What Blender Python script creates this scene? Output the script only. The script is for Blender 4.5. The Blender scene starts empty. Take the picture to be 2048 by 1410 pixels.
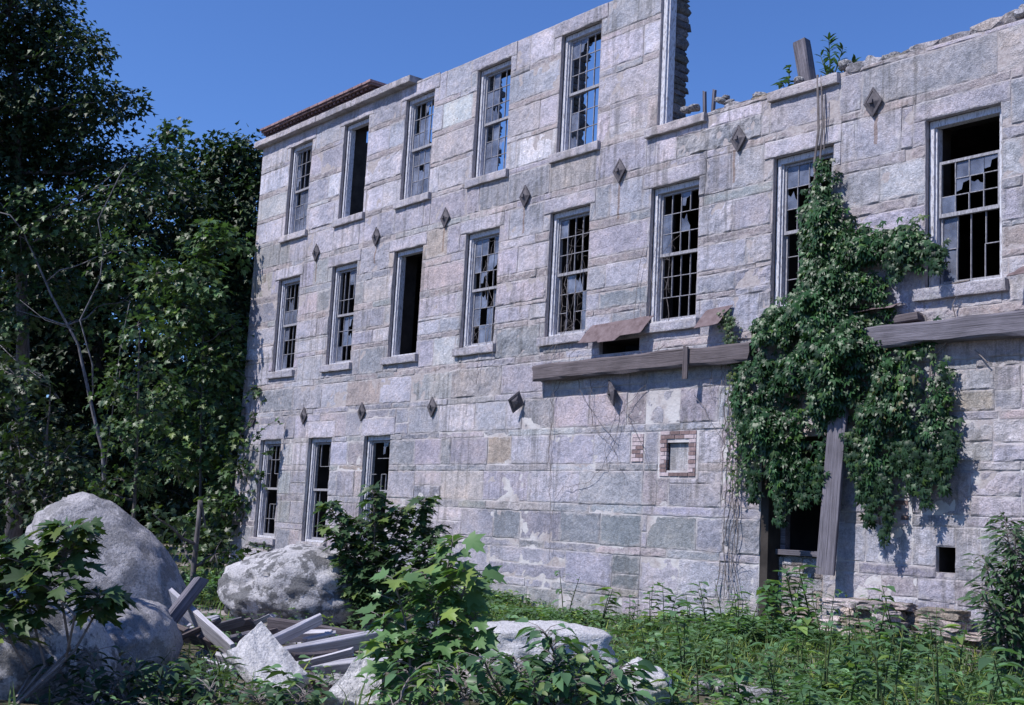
import bpy, bmesh, math, random
import numpy as np
from math import sin, cos, pi, radians, sqrt, exp, atan2, hypot, floor
from mathutils import Vector, Matrix, noise

random.seed(7)
SC = bpy.context.scene
COL = SC.collection

# ------------------------------------------------------------------ camera
CAM = np.array([28.282, -15.117, 1.2])
YAW, PITCH, ROLL, FPX = 0.8943, 0.1387, 0.0539, 2448.77     # FPX: focal length for a 2048 wide frame
_f = np.array([-sin(YAW) * cos(PITCH), cos(YAW) * cos(PITCH), sin(PITCH)])
_r = np.array([cos(YAW), sin(YAW), 0.0])
_u = np.cross(_r, _f)
R_, U_, F_ = cos(ROLL) * _r + sin(ROLL) * _u, -sin(ROLL) * _r + cos(ROLL) * _u, _f
cam = bpy.data.objects.new('camera', bpy.data.cameras.new('camera'))
COL.objects.link(cam)
cam.matrix_world = Matrix(((R_[0], U_[0], -F_[0], CAM[0]), (R_[1], U_[1], -F_[1], CAM[1]), (R_[2], U_[2], -F_[2], CAM[2]), (0, 0, 0, 1)))
cam.data.lens = FPX / 2048 * 36
cam.data.sensor_width = 36
cam.data.clip_start = 0.1
cam.data.clip_end = 3000
SC.camera = cam

# ------------------------------------------------------------------ light
LDIR = Vector((0.25, 1.0, -1.25)).normalized()
world = bpy.data.worlds.new('World')
SC.world = world
world.use_nodes = True
wn = world.node_tree.nodes
sky = wn.new('ShaderNodeTexSky')
sky.sky_type = 'NISHITA'
sky.sun_disc = False
sky.sun_elevation = math.asin(-LDIR.z)
sky.sun_rotation = atan2(-LDIR.x, -LDIR.y)
sky.altitude = 300
sky.air_density = 1.0
sky.dust_density = 0.1
sky.ozone_density = 5.0
tint = wn.new('ShaderNodeMix'); tint.data_type = 'RGBA'; tint.blend_type = 'MULTIPLY'; tint.inputs[0].default_value = 1
tint.inputs[7].default_value = (.66, .85, 1.22, 1)          # slide film's deep blue sky
world.node_tree.links.new(sky.outputs[0], tint.inputs[6])
world.node_tree.links.new(tint.outputs[2], wn['Background'].inputs[0])
wn['Background'].inputs[1].default_value = 0.12
sun = bpy.data.objects.new('sun', bpy.data.lights.new('sun', 'SUN'))
COL.objects.link(sun)
sun.data.energy = 4.9
sun.data.angle = radians(0.53)
sun.data.color = (1.0, 0.965, 0.93)
sun.rotation_euler = LDIR.to_track_quat('-Z', 'Y').to_euler()
sun.location = (0, -30, 40)
SC.view_settings.view_transform = 'Standard'
SC.view_settings.look = 'None'
SC.view_settings.gamma = 1
SC.view_settings.exposure = 0.18
SC.cycles.max_bounces = 6
SC.cycles.transparent_max_bounces = 8

# ------------------------------------------------------------------ helpers
def at(x, y, depth):
    """a place given by its direction and its real distance along the view"""
    d = F_ + R_ * (x - 1024) / FPX + U_ * (705 - y) / FPX
    return Vector(CAM + d * depth)

def wall_at(x, y, Y=0.0):
    d = F_ + R_ * (x - 1024) / FPX + U_ * (705 - y) / FPX
    t = (Y - CAM[1]) / d[1]
    q = CAM + d * t
    return q[0], q[2]

def tag(o, label=None, cat=None, group=None, kind=None):
    if label: o['label'] = label
    if cat: o['category'] = cat
    if group: o['group'] = group
    if kind: o['kind'] = kind
    return o

def empty(name, loc=(0, 0, 0)):
    o = bpy.data.objects.new(name, None)
    COL.objects.link(o)
    o.location = loc
    o.empty_display_size = 0.2
    return o

def link(name, me, parent=None, loc=None):
    """parent given: the mesh is in world coordinates and the parent has only a location"""
    o = bpy.data.objects.new(name, me)
    COL.objects.link(o)
    if parent is not None:
        o.parent = parent
        o.location = -world_loc(parent)
    if loc is not None:
        o.location = loc
    return o

def world_loc(o):
    l = Vector((0, 0, 0))
    while o is not None:
        l = l + Vector(o.location)
        o = o.parent
    return l

class MB:
    def __init__(s):
        s.v, s.f, s.c, s.m, s.e = [], [], [], [], {}
    def add(s, vs, fs, col=(1, 1, 1), mat=0):
        b = len(s.v)
        s.v.extend(vs)
        for f in fs:
            s.f.append([i + b for i in f]); s.c.append(col); s.m.append(mat)
    def box(s, x0, x1, y0, y1, z0, z1, col=(1, 1, 1), mat=0):
        s.add([(x0, y0, z0), (x1, y0, z0), (x1, y1, z0), (x0, y1, z0), (x0, y0, z1), (x1, y0, z1), (x1, y1, z1), (x0, y1, z1)],
              [(0, 3, 2, 1), (4, 5, 6, 7), (0, 1, 5, 4), (1, 2, 6, 5), (2, 3, 7, 6), (3, 0, 4, 7)], col, mat)
    def tube(s, pts, rad, n=6, col=(1, 1, 1), mat=0, cap=True):
        pts = [Vector(p) for p in pts]
        b = len(s.v)
        k = len(pts)
        for i, p in enumerate(pts):
            t = (pts[min(i + 1, k - 1)] - pts[max(i - 1, 0)])
            if t.length < 1e-6: t = Vector((0, 0, 1))
            t.normalize()
            a = t.cross(Vector((0.31, 0.77, 0.55)))
            if a.length < 1e-3: a = t.cross(Vector((1, 0, 0)))
            a.normalize()
            c = t.cross(a)
            r = rad[i] if hasattr(rad, '__len__') else rad
            for j in range(n):
                w = 2 * pi * j / n
                s.v.append(tuple(p + a * (r * cos(w)) + c * (r * sin(w))))
        for i in range(k - 1):
            for j in range(n):
                j2 = (j + 1) % n
                s.f.append([b + i * n + j, b + i * n + j2, b + (i + 1) * n + j2, b + (i + 1) * n + j]); s.c.append(col); s.m.append(mat)
        if cap:
            s.f.append([b + (k - 1) * n + j for j in range(n)]); s.c.append(col); s.m.append(mat)
            s.f.append([b + n - 1 - j for j in range(n)]); s.c.append(col); s.m.append(mat)
    def mesh(s, name, mats, smooth=False):
        me = bpy.data.meshes.new(name)
        me.from_pydata([tuple(v) for v in s.v], [], s.f)
        for m in (mats if isinstance(mats, (list, tuple)) else [mats]): me.materials.append(m)
        n = len(me.polygons)
        if n:
            me.polygons.foreach_set('material_index', np.array(s.m, dtype=np.int32))
            if smooth: me.polygons.foreach_set('use_smooth', np.ones(n, dtype=bool))
            at_ = me.attributes.new('col', 'FLOAT_COLOR', 'FACE')
            cc = np.ones((n, 4), dtype=np.float32); cc[:, :3] = np.array(s.c)
            at_.data.foreach_set('color', cc.ravel())
        if s.e:
            ed = np.full(len(s.v), .3, dtype=np.float32)
            for i, e in s.e.items(): ed[i] = e
            me.attributes.new('edge', 'FLOAT', 'POINT').data.foreach_set('value', ed)
        me.update()
        return me
    def build(s, name, mats, parent=None, smooth=False):
        return link(name, s.mesh(name, mats, smooth), parent)

def np_mesh(name, V, T, C, mat, smooth=False):
    """triangle mesh from arrays; C per face"""
    me = bpy.data.meshes.new(name)
    V = np.ascontiguousarray(V, dtype=np.float32); T = np.ascontiguousarray(T, dtype=np.int32)
    me.vertices.add(len(V)); me.vertices.foreach_set('co', V.ravel())
    me.loops.add(T.size); me.loops.foreach_set('vertex_index', T.ravel())
    me.polygons.add(len(T))
    me.polygons.foreach_set('loop_start', np.arange(0, T.size, 3, dtype=np.int32))
    me.polygons.foreach_set('loop_total', np.full(len(T), 3, dtype=np.int32))
    if smooth: me.polygons.foreach_set('use_smooth', np.ones(len(T), dtype=bool))
    me.materials.append(mat)
    a = me.attributes.new('col', 'FLOAT_COLOR', 'FACE')
    cc = np.ones((len(T), 4), dtype=np.float32); cc[:, :3] = C
    a.data.foreach_set('color', cc.ravel())
    me.update(calc_edges=True)
    return me

# leaf templates: x across, y from base to tip, z up
def fan(pts, cx, fold, curl):
    P = [(cx[0], cx[1])] + pts
    V = np.array([(x, y, fold * abs(x) - curl * y * y) for x, y in P], float)
    n = len(pts)
    T = np.array([(0, 1 + i, 1 + (i + 1) % n) for i in range(n)])
    return V, T
_mr = [(0.0, 0.0), (0.14, -0.04), (0.43, 0.06), (0.30, 0.20), (0.40, 0.30), (0.62, 0.55), (0.40, 0.50), (0.24, 0.50), (0.22, 0.66), (0.26, 0.80), (0.10, 0.80)]
MAPLE = fan(_mr + [(0, 1.06)] + [(-x, y) for x, y in reversed(_mr[1:])], (0, 0.28), 0.18, 0.22)
MAPLE_LO = (np.array([(0, 0, 0), (.46, .26, .1), (.2, .5, .0), (0, 1, -.2), (-.2, .5, 0.0), (-.46, .26, .1)], float),
            np.array([(0, 1, 2), (0, 2, 3), (0, 3, 4), (0, 4, 5)]))
OVATE = (np.array([(0, 0, 0), (.2, .22, .07), (.23, .5, .05), (0, 1, -.22), (-.23, .5, .05), (-.2, .22, .07), (0, .45, -.03)], float),
         np.array([(0, 1, 6), (1, 2, 6), (2, 3, 6), (3, 4, 6), (4, 5, 6), (5, 0, 6)]))
LANCE = (np.array([(0, 0, 0), (.13, .35, .04), (.1, .7, -.02), (0, 1, -.18), (-.1, .7, -.02), (-.13, .35, .04)], float),
         np.array([(0, 1, 5), (1, 2, 5), (2, 4, 5), (2, 3, 4)]))
BLADE = (np.array([(-.03, 0, 0), (.03, 0, 0), (.025, .55, .02), (-.025, .55, .02), (0, 1, .0 - .15)], float),
         np.array([(0, 1, 2), (0, 2, 3), (3, 2, 4)]))
def palmate():
    V, T = [], []
    for k, (a, s) in enumerate(((0, 1.0), (.75, .9), (-.75, .9), (1.5, .62), (-1.5, .62))):
        c, n = cos(a), sin(a)
        b = 6 * k
        for x, y, z in LANCE[0]:
            x *= 1.35
            V.append((s * (x * c + y * n), s * (y * c - x * n), s * z - .06 * (k > 0)))
        T += [(i + b, j + b, l + b) for i, j, l in LANCE[1]]
    return np.array(V), np.array(T)
CREEPER = palmate()

def nrm(a):
    return a / np.maximum(np.linalg.norm(a, axis=1, keepdims=True), 1e-9)

def leaves_mesh(name, P, D, N, S, C, tmpl, mat, smooth=False):
    V0, T0 = tmpl
    D = nrm(D)
    N = N - D * np.sum(N * D, axis=1, keepdims=True)
    N = nrm(N)
    X = np.cross(D, N)
    S = np.asarray(S)[:, None, None]
    V = P[:, None, :] + S * (V0[None, :, 0:1] * X[:, None, :] + V0[None, :, 1:2] * D[:, None, :] + V0[None, :, 2:3] * N[:, None, :])
    n = len(P); nv = len(V0)
    T = T0[None, :, :] + (np.arange(n) * nv)[:, None, None]
    Cc = np.repeat(C, len(T0), axis=0)
    return np_mesh(name, V.reshape(-1, 3), T.reshape(-1, 3), Cc, mat, smooth)

def leaf_cols(rng, n, base, var=0.3, yellow=0.1, dead=0.0):
    c = np.array(base)[None, :] * (1 + var * rng.normal(size=(n, 1))).clip(.35, 2.0)
    y = rng.random(n) < yellow
    c[y] = c[y] * np.array([1.9, 1.45, .9])
    if dead:
        d = rng.random(n) < dead
        c[d] = np.array([.22, .12, .05]) * (0.6 + rng.random((d.sum(), 1)))
    return c

# ------------------------------------------------------------------ materials
class NT:
    def __init__(s, name):
        s.m = bpy.data.materials.new(name); s.m.use_nodes = True
        s.t = s.m.node_tree; s.n = s.t.nodes
        s.b = s.n['Principled BSDF']; s.out = s.n['Material Output']
        s.tc = s.n.new('ShaderNodeTexCoord')
    def L(s, a, b): s.t.links.new(a, b)
    def map(s, scale=(1, 1, 1), src='Object'):
        m = s.n.new('ShaderNodeMapping'); m.inputs['Scale'].default_value = scale
        s.L(s.tc.outputs[src], m.inputs[0]); return m.outputs[0]
    def noise(s, scale, detail=4, rough=.55, vec=None, dist=0):
        t = s.n.new('ShaderNodeTexNoise'); t.inputs['Scale'].default_value = scale
        t.inputs['Detail'].default_value = detail; t.inputs['Roughness'].default_value = rough
        t.inputs['Distortion'].default_value = dist
        s.L(vec if vec is not None else s.tc.outputs['Object'], t.inputs['Vector']); return t.outputs['Fac']
    def ramp(s, fac, stops):
        r = s.n.new('ShaderNodeValToRGB'); e = r.color_ramp.elements
        while len(e) < len(stops): e.new(0.5)
        for k, (p, c) in enumerate(stops):
            e[k].position = p; e[k].color = (c, c, c, 1) if not hasattr(c, '__len__') else (*c, 1)
        s.L(fac, r.inputs[0]); return r.outputs[0]
    def mix(s, a, b, fac, mode='MIX'):
        m = s.n.new('ShaderNodeMix'); m.data_type = 'RGBA'; m.blend_type = mode
        for val, sock in ((fac, m.inputs[0]), (a, m.inputs[6]), (b, m.inputs[7])):
            if isinstance(val, (int, float)): sock.default_value = val if sock == m.inputs[0] else (val, val, val, 1)
            elif isinstance(val, tuple): sock.default_value = (*val, 1)
            else: s.L(val, sock)
        return m.outputs[2]
    def attr(s, name='col'):
        a = s.n.new('ShaderNodeAttribute'); a.attribute_name = name; return a.outputs['Color']
    def bump(s, h, strength=.5, dist=.02):
        b = s.n.new('ShaderNodeBump'); b.inputs['Strength'].default_value = strength; b.inputs['Distance'].default_value = dist
        s.L(h, b.inputs['Height']); s.L(b.outputs[0], s.b.inputs['Normal'])
    def fin(s, col, rough=.85, spec=.3):
        if isinstance(col, tuple): s.b.inputs['Base Color'].default_value = (*col, 1)
        else: s.L(col, s.b.inputs['Base Color'])
        if isinstance(rough, float): s.b.inputs['Roughness'].default_value = rough
        else: s.L(rough, s.b.inputs['Roughness'])
        s.b.inputs['Specular IOR Level'].default_value = spec
        return s.m

def stone_mat(name, speck=1.0, stain=0.5, smear=True):
    t = NT(name)
    c = t.attr()
    g = t.ramp(t.noise(13, 6, .75), [(.38, .50), (.5, 1.0), (.62, 1.38)])
    c = t.mix(c, g, .85 * speck, 'MULTIPLY')
    sp = t.ramp(t.noise(46, 3, .8), [(.38, .42), (.5, 1.0), (.62, 1.45)])
    c = t.mix(c, sp, .75 * speck, 'MULTIPLY')
    g2 = t.ramp(t.noise(2.4, 5, .65), [(.36, (.76, .78, .79)), (.50, (1, 1, 1)), (.64, (1.15, 1.09, 1.02))])
    c = t.mix(c, g2, .85, 'MULTIPLY')
    g3 = t.ramp(t.noise(.42, 5, .6), [(.38, (.70, .73, .76)), (.52, (1, 1, 1)), (.66, (1.12, 1.05, .96))])
    c = t.mix(c, g3, .8, 'MULTIPLY')
    # old pointing smeared over the arrises
    if smear:
        a = t.n.new('ShaderNodeAttribute'); a.attribute_name = 'edge'
        ad = t.n.new('ShaderNodeMath'); ad.operation = 'MULTIPLY_ADD'; ad.inputs[1].default_value = -.30; 
        t.L(t.noise(6.5, 5, .65), ad.inputs[0]); t.L(a.outputs['Fac'], ad.inputs[2])
        mr = t.n.new('ShaderNodeMapRange'); mr.inputs[1].default_value = -.145; mr.inputs[2].default_value = -.10; mr.inputs[3].default_value = .6; mr.inputs[4].default_value = 0
        t.L(ad.outputs[0], mr.inputs[0])
        mc = t.ramp(t.noise(1.3, 4, .6), [(.38, (.37, .33, .325)), (.52, (.42, .39, .40)), (.62, (.50, .48, .49))])
        c = t.mix(c, mc, mr.outputs[0])
    if smear:   # rust washed down from the iron tie plates
        sep = t.n.new('ShaderNodeSeparateXYZ'); t.L(t.tc.outputs['Object'], sep.inputs[0])
        def mth(op, a, b=None, c_=None):
            m_ = t.n.new('ShaderNodeMath'); m_.operation = op
            for k_, v_ in enumerate((a, b, c_)):
                if v_ is None: continue
                if isinstance(v_, (int, float)): m_.inputs[k_].default_value = v_
                else: t.L(v_, m_.inputs[k_])
            return m_.outputs[0]
        fx = mth('ABSOLUTE', mth('SUBTRACT', mth('FRACT', mth('MULTIPLY_ADD', mth('MULTIPLY_ADD', t.noise(5, 2), .05, sep.outputs[0]), 1 / 2.745, .5 - 1.395 / 2.745)), .5))
        near = mth('LESS_THAN', fx, .010)
        lo = mth('GREATER_THAN', mth('MULTIPLY_ADD', t.noise(.9, 2), .9, sep.outputs[2]), 7.40)
        hi = mth('LESS_THAN', sep.outputs[2], 7.56)
        c = t.mix(c, (.20, .12, .08), mth('MULTIPLY', mth('MULTIPLY', near, lo), mth('MULTIPLY', hi, .6)))
    v = t.map((6.5, 6.5, .5))
    st = t.ramp(t.noise(1.0, 7, .7, v), [(.485, 0.0), (.585, 1.0)])
    st2 = t.ramp(t.noise(.45, 5), [(.46, 0.0), (.56, 1.0)])
    st = t.mix(st, st2, 1.0, 'MULTIPLY')
    sf = t.mix((0, 0, 0), st, stain)
    c = t.mix(c, (.11, .108, .105), sf)
    h = t.mix(t.noise(8, 8, .7), t.noise(48, 5, .7), .35)
    t.bump(h, .9, .06)
    return t.fin(c, .9, .2)

M = {}
M['stone'] = stone_mat('granite_blocks', .5, .5)
M['rubble'] = stone_mat('rubble_stone', .9, .3, False)
def m_mortar():
    t = NT('mortar')
    n = t.noise(14, 6, .7)
    c = t.ramp(n, [(.3, (.27, .235, .235)), (.5, (.38, .34, .345)), (.7, (.45, .42, .43))])
    sep = t.n.new('ShaderNodeSeparateXYZ'); t.L(t.tc.outputs['Object'], sep.inputs[0])
    mr = t.n.new('ShaderNodeMapRange'); mr.inputs[1].default_value = 3.2; mr.inputs[2].default_value = 4.0
    mr.inputs[3].default_value = 1; mr.inputs[4].default_value = 0
    t.L(sep.outputs[2], mr.inputs[0])
    br = t.ramp(t.noise(1.6, 4, .6), [(.42, 0.0), (.55, 1.0)])
    f = t.mix((0, 0, 0), br, mr.outputs[0])
    c = t.mix(c, (.52, .50, .51), f)
    t.bump(n, .6, .03)
    return t.fin(c, .95, .1)
M['mortar'] = m_mortar()
def m_wood(name, a, b, scale=1.0, grain=(.8, 34, 34), rough=.85):
    t = NT(name)
    v = t.map(grain)
    n = t.noise(1.8 * scale, 8, .7, v, .15)
    c = t.ramp(n, [(.32, a), (.62, b)])
    big = t.ramp(t.noise(2.0, 4), [(.3, .7), (.65, 1.15)])
    c = t.mix(c, big, .8, 'MULTIPLY')
    cr = t.ramp(t.noise(1.1, 3, .5, t.map((.7, 40, 40))), [(.30, .25), (.38, 1.0)])
    c = t.mix(c, cr, .8, 'MULTIPLY')
    t.bump(n, .7, .02)
    return t.fin(c, rough, .2)
M['old_wood'] = m_wood('weathered_timber', (.065, .06, .07), (.20, .185, .22))
M['brown_wood'] = m_wood('brown_timber', (.06, .05, .054), (.16, .135, .145))
M['pale_wood'] = m_wood('bleached_board', (.27, .26, .30), (.55, .53, .58))
def m_paint():
    t = NT('flaking_white_paint')
    n = t.noise(9, 7, .7, t.map((6, 6, 1.2)))
    f = t.ramp(n, [(.40, 0.0), (.50, 1.0)])
    c = t.mix((.25, .235, .25), (.56, .56, .62), f)
    t.bump(n, .3, .01)
    return t.fin(c, .6, .3)
M['paint'] = m_paint()
def m_glass():
    t = NT('dusty_glass')
    n = t.noise(3, 5, .6)
    d = t.n.new('ShaderNodeBsdfDiffuse')
    col = t.ramp(n, [(.3, (.16, .18, .26)), (.7, (.27, .30, .40))])
    t.L(col, d.inputs[0])
    g = t.n.new('ShaderNodeBsdfGlossy'); g.inputs['Roughness'].default_value = .08
    tr = t.n.new('ShaderNodeBsdfTransparent'); tr.inputs[0].default_value = (.8, .86, .9, 1)
    m1 = t.n.new('ShaderNodeMixShader'); 
    f = t.ramp(n, [(.3, .35), (.7, .75)])
    t.L(f, m1.inputs[0]); t.L(tr.outputs[0], m1.inputs[1]); t.L(d.outputs[0], m1.inputs[2])
    fr = t.n.new('ShaderNodeFresnel'); fr.inputs[0].default_value = 1.5
    m2 = t.n.new('ShaderNodeMixShader'); t.L(fr.outputs[0], m2.inputs[0]); t.L(m1.outputs[0], m2.inputs[1]); t.L(g.outputs[0], m2.inputs[2])
    t.L(m2.outputs[0], t.out.inputs[0])
    return t.m
M['glass'] = m_glass()
def m_sash():
    t = NT('grey_sash_paint')
    n = t.noise(11, 6, .7, t.map((5, 5, 1.5)))
    c = t.ramp(n, [(.35, (.16, .155, .17)), (.65, (.40, .395, .44))])
    return t.fin(c, .7, .2)
M['sash'] = m_sash()
def m_rust(name, a, b, metal=.2):
    t = NT(name)
    n = t.noise(7, 7, .7)
    c = t.ramp(n, [(.3, a), (.68, b)])
    t.bump(n, .35, .01)
    t.b.inputs['Metallic'].default_value = metal
    return t.fin(c, .75, .3)
M['iron'] = m_rust('dark_iron', (.05, .046, .055), (.15, .135, .15))
M['rust'] = m_rust('rusty_sheet', (.085, .055, .058), (.19, .145, .155), .1)
def m_brick():
    t = NT('brick')
    n = t.noise(20, 5, .7)
    c = t.mix(t.attr(), t.ramp(n, [(.3, .6), (.7, 1.3)]), .8, 'MULTIPLY')
    t.bump(n, .4, .01)
    return t.fin(c, .9, .2)
M['brick'] = m_brick()
def m_plain(name, a, b, sc=5.0):
    t = NT(name)
    n = t.noise(sc, 6, .65)
    c = t.ramp(n, [(.3, a), (.7, b)])
    t.bump(n, .4, .02)
    return t.fin(c, .95, .1)
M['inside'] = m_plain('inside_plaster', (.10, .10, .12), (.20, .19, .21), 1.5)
M['boards'] = m_plain('floor_boards_and_shade', (.028, .025, .024), (.065, .056, .052), 3.0)  # dark floor boards; also painted shade on reveals and door jamb
def m_leaf(name, rough=.38, trans=.28, spec=.5):
    t = NT(name)
    c = t.attr()
    t.L(c, t.b.inputs['Base Color'])
    t.b.inputs['Roughness'].default_value = rough
    t.b.inputs['Specular IOR Level'].default_value = spec
    tr = t.n.new('ShaderNodeBsdfTranslucent')
    t.L(t.mix(c, (1.5, 1.7, .7), 1.0, 'MULTIPLY'), tr.inputs[0])
    mx = t.n.new('ShaderNodeMixShader'); mx.inputs[0].default_value = trans
    t.L(t.b.outputs[0], mx.inputs[1]); t.L(tr.outputs[0], mx.inputs[2]); t.L(mx.outputs[0], t.out.inputs[0])
    return t.m
M['leaf'] = m_leaf('leaf', .44, .25, .38)
M['grass'] = m_leaf('grass_blade', .8, .3, .1)
M['creeper'] = m_leaf('creeper_leaf', .42, .20, .35)
M['leaf_far'] = m_leaf('far_leaf', .5, .2, .35)
def m_bark(name, a, b):
    t = NT(name)
    n = t.noise(3, 6, .7, t.map((5, 5, 1.2)))
    c = t.ramp(n, [(.35, a), (.62, b)])
    t.bump(n, .6, .02)
    return t.fin(c, .9, .2)
M['bark'] = m_bark('bark', (.05, .045, .045), (.15, .135, .14))
M['pale_bark'] = m_bark('pale_bark', (.06, .055, .055), (.24, .23, .25))
M['twig'] = m_plain('dry_vine', (.10, .085, .08), (.26, .23, .23), 9.0)
M['stem'] = m_plain('green_stem', (.05, .07, .03), (.10, .12, .05), 6.0)
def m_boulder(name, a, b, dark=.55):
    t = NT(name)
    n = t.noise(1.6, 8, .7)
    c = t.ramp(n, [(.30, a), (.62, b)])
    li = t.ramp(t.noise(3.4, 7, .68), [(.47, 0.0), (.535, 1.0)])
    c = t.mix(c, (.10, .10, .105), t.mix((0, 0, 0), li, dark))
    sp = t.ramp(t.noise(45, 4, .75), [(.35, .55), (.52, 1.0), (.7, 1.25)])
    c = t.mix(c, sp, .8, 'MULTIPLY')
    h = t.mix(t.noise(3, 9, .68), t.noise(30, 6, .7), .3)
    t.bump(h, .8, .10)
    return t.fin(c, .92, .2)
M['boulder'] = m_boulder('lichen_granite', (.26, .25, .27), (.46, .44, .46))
M['slab_rock'] = m_boulder('white_stone', (.46, .45, .47), (.68, .66, .68), .22)
M['white_rock'] = m_boulder('pale_granite', (.30, .29, .31), (.60, .58, .60), .85)  # dark patches are lichen, deepened to imitate leaf shade on the broad boulder
def m_ground():
    t = NT('weedy_soil')
    n = t.noise(.55, 7, .65)
    c = t.ramp(n, [(.36, (.06, .06, .035)), (.50, (.14, .125, .09)), (.58, (.40, .36, .36))])
    f = t.noise(14, 7, .75)
    c = t.mix(c, t.ramp(f, [(.3, .45), (.65, 1.3)]), .85, 'MULTIPLY')
    t.bump(f, .9, .06)
    return t.fin(c, .95, .1)
M['ground'] = m_ground()

# ------------------------------------------------------------------ terrain
def ground_z(x, y):
    z = -0.42 + 0.10 * noise.noise(Vector((x * .35, y * .35, 3.1))) + 0.05 * noise.noise(Vector((x * 1.3, y * 1.3, 7.7)))
    z += 0.22 * max(0, min(1, (x - 13) / 4)) * max(0, min(1, (y + 4) / 4))
    d = hypot(x - 10, y + 4)
    if d > 60: z += (d - 60) * .04
    return z
def axis(lo, hi, step, far):
    a = list(np.arange(lo, hi + 1e-6, step)); s = step
    while a[-1] < far: s *= 1.45; a.append(a[-1] + s)
    s = step
    while a[0] > -far: s *= 1.45; a.insert(0, a[0] - s)
    return a
gx, gy = axis(-8, 32, .32, 600), axis(-18, 1, .32, 600)
mb = MB()
mb.v = [(x, y, ground_z(x, y)) for y in gy for x in gx]
nx = len(gx)
for j in range(len(gy) - 1):
    for i in range(nx - 1):
        mb.f.append([j * nx + i, j * nx + i + 1, (j + 1) * nx + i + 1, (j + 1) * nx + i]); mb.c.append((1, 1, 1)); mb.m.append(0)
tag(mb.build('ground', M['ground'], smooth=True), kind='structure')

# ------------------------------------------------------------------ the building
mill = empty('stone_mill', (9, 0, -0.4))
tag(mill, 'ruined roofless grey stone mill with three rows of broken windows', 'building')
TX = [k * 2.75 + .079 for k in range(7)]
MX = [k * 2.75 for k in range(8)]
GX = [-.30, 2.19, 4.74]
HW = .58
TZ, MZ, GZ = (8.43, 10.885), (4.785, 7.26), (.50, 3.02)
T6L = TX[5] - HW
openings = []
for x in TX[:5]: openings.append((x - HW, x + HW, *TZ))
for x in MX: openings.append((x - HW, x + HW, *MZ))
for x in GX: openings.append((x - .55, x + .55, *GZ))
DOOR = (15.83, 17.02, -.8, 2.75)
HOLE = (18.87, 19.16, .86, 1.20)
NICHE = (13.79, 14.28, 2.23, 2.70)
SHADE_HOLE = (12.0, 13.02, 4.34, 4.585)  # invented opening that turns the shadow under the rusty sheet black
openings += [DOOR, HOLE, SHADE_HOLE]
XL, XR, XJ = -2.12, 24.0, T6L
TOPS = [(XL, 5.5, 11.24), (5.5, 12.0, 11.18), (12.0, XJ, 11.21), (XJ, XR, 8.36)]
def top_at(x):
    for a, b, z in TOPS:
        if a <= x <= b: return z
    return 8.36
# core: mortar body with the openings cut through
DEPTH = .66
xs = sorted({round(v, 4) for o in openings for v in o[:2]} | {XL, XR, XJ, 5.5, 12.0, NICHE[0], NICHE[1]})
zs = sorted({round(v, 4) for o in openings for v in o[2:]} | {-.8, 11.24, 11.18, 11.21, 8.36, NICHE[2], NICHE[3]})
def solid(i, j):
    if i < 0 or j < 0 or i >= len(xs) - 1 or j >= len(zs) - 1: return False
    x, z = (xs[i] + xs[i + 1]) / 2, (zs[j] + zs[j + 1]) / 2
    if z > top_at(x): return False
    return not any(a < x < b and c < z < d for a, b, c, d in openings)
CY = .005
mb = MB()
for i in range(len(xs) - 1):
    for j in range(len(zs) - 1):
        if not solid(i, j): continue
        x0, x1, z0, z1 = xs[i], xs[i + 1], zs[j], zs[j + 1]
        xm, zm = (x0 + x1) / 2, (z0 + z1) / 2
        y0 = CY
        if NICHE[0] < xm < NICHE[1] and NICHE[2] < zm < NICHE[3]: y0 = .079
        mb.add([(x0, y0, z0), (x1, y0, z0), (x1, y0, z1), (x0, y0, z1)], [(0, 1, 2, 3)])
        mb.add([(x0, DEPTH, z0), (x1, DEPTH, z0), (x1, DEPTH, z1), (x0, DEPTH, z1)], [(3, 2, 1, 0)])
        for di, dj, q in ((-1, 0, (x0, z0, x0, z1)), (1, 0, (x1, z0, x1, z1)), (0, -1, (x0, z0, x1, z0)), (0, 1, (x0, z1, x1, z1))):
            if not solid(i + di, j + dj):
                for ya, yb_, mi in ((y0, .08, 0), (.08, DEPTH, 2)):  # reveal colour turns dark past the front edge, imitating shade in the openings
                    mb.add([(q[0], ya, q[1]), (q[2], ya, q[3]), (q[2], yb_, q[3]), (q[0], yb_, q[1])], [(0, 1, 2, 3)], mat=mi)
# end wall with a gable, seen through the top windows, and the rear wall
mb.add([(XL, DEPTH, -.8), (XL, 9.4, -.8), (XL, 9.4, 11.24), (XL, 5, 12.6), (XL, DEPTH, 11.24)], [(0, 1, 2, 3, 4)])
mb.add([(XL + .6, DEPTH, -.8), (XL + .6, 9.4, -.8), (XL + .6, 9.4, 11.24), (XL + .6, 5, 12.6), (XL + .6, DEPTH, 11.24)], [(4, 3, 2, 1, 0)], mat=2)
mb.add([(XL, DEPTH, 11.24), (XL + .6, DEPTH, 11.24), (XL + .6, 5, 12.6), (XL, 5, 12.6)], [(0, 1, 2, 3)])
mb.add([(XL, 9.4, 11.24), (XL + .6, 9.4, 11.24), (XL + .6, 5, 12.6), (XL, 5, 12.6)], [(3, 2, 1, 0)])
core = MB(); core.v, core.f, core.c, core.m = mb.v, mb.f, mb.c, mb.m
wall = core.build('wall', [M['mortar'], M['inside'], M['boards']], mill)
b = MB(); b.box(XL, XR, 9.4, 9.95, -.8, 8.2)
b.build('back_wall', M['inside'], mill)
b = MB(); b.box(XL + .62, XR, DEPTH + .003, 9.39, 7.62, 7.9)
b.box(XL + .62, XR, DEPTH + .003, 9.39, 3.7, 3.95)
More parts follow.
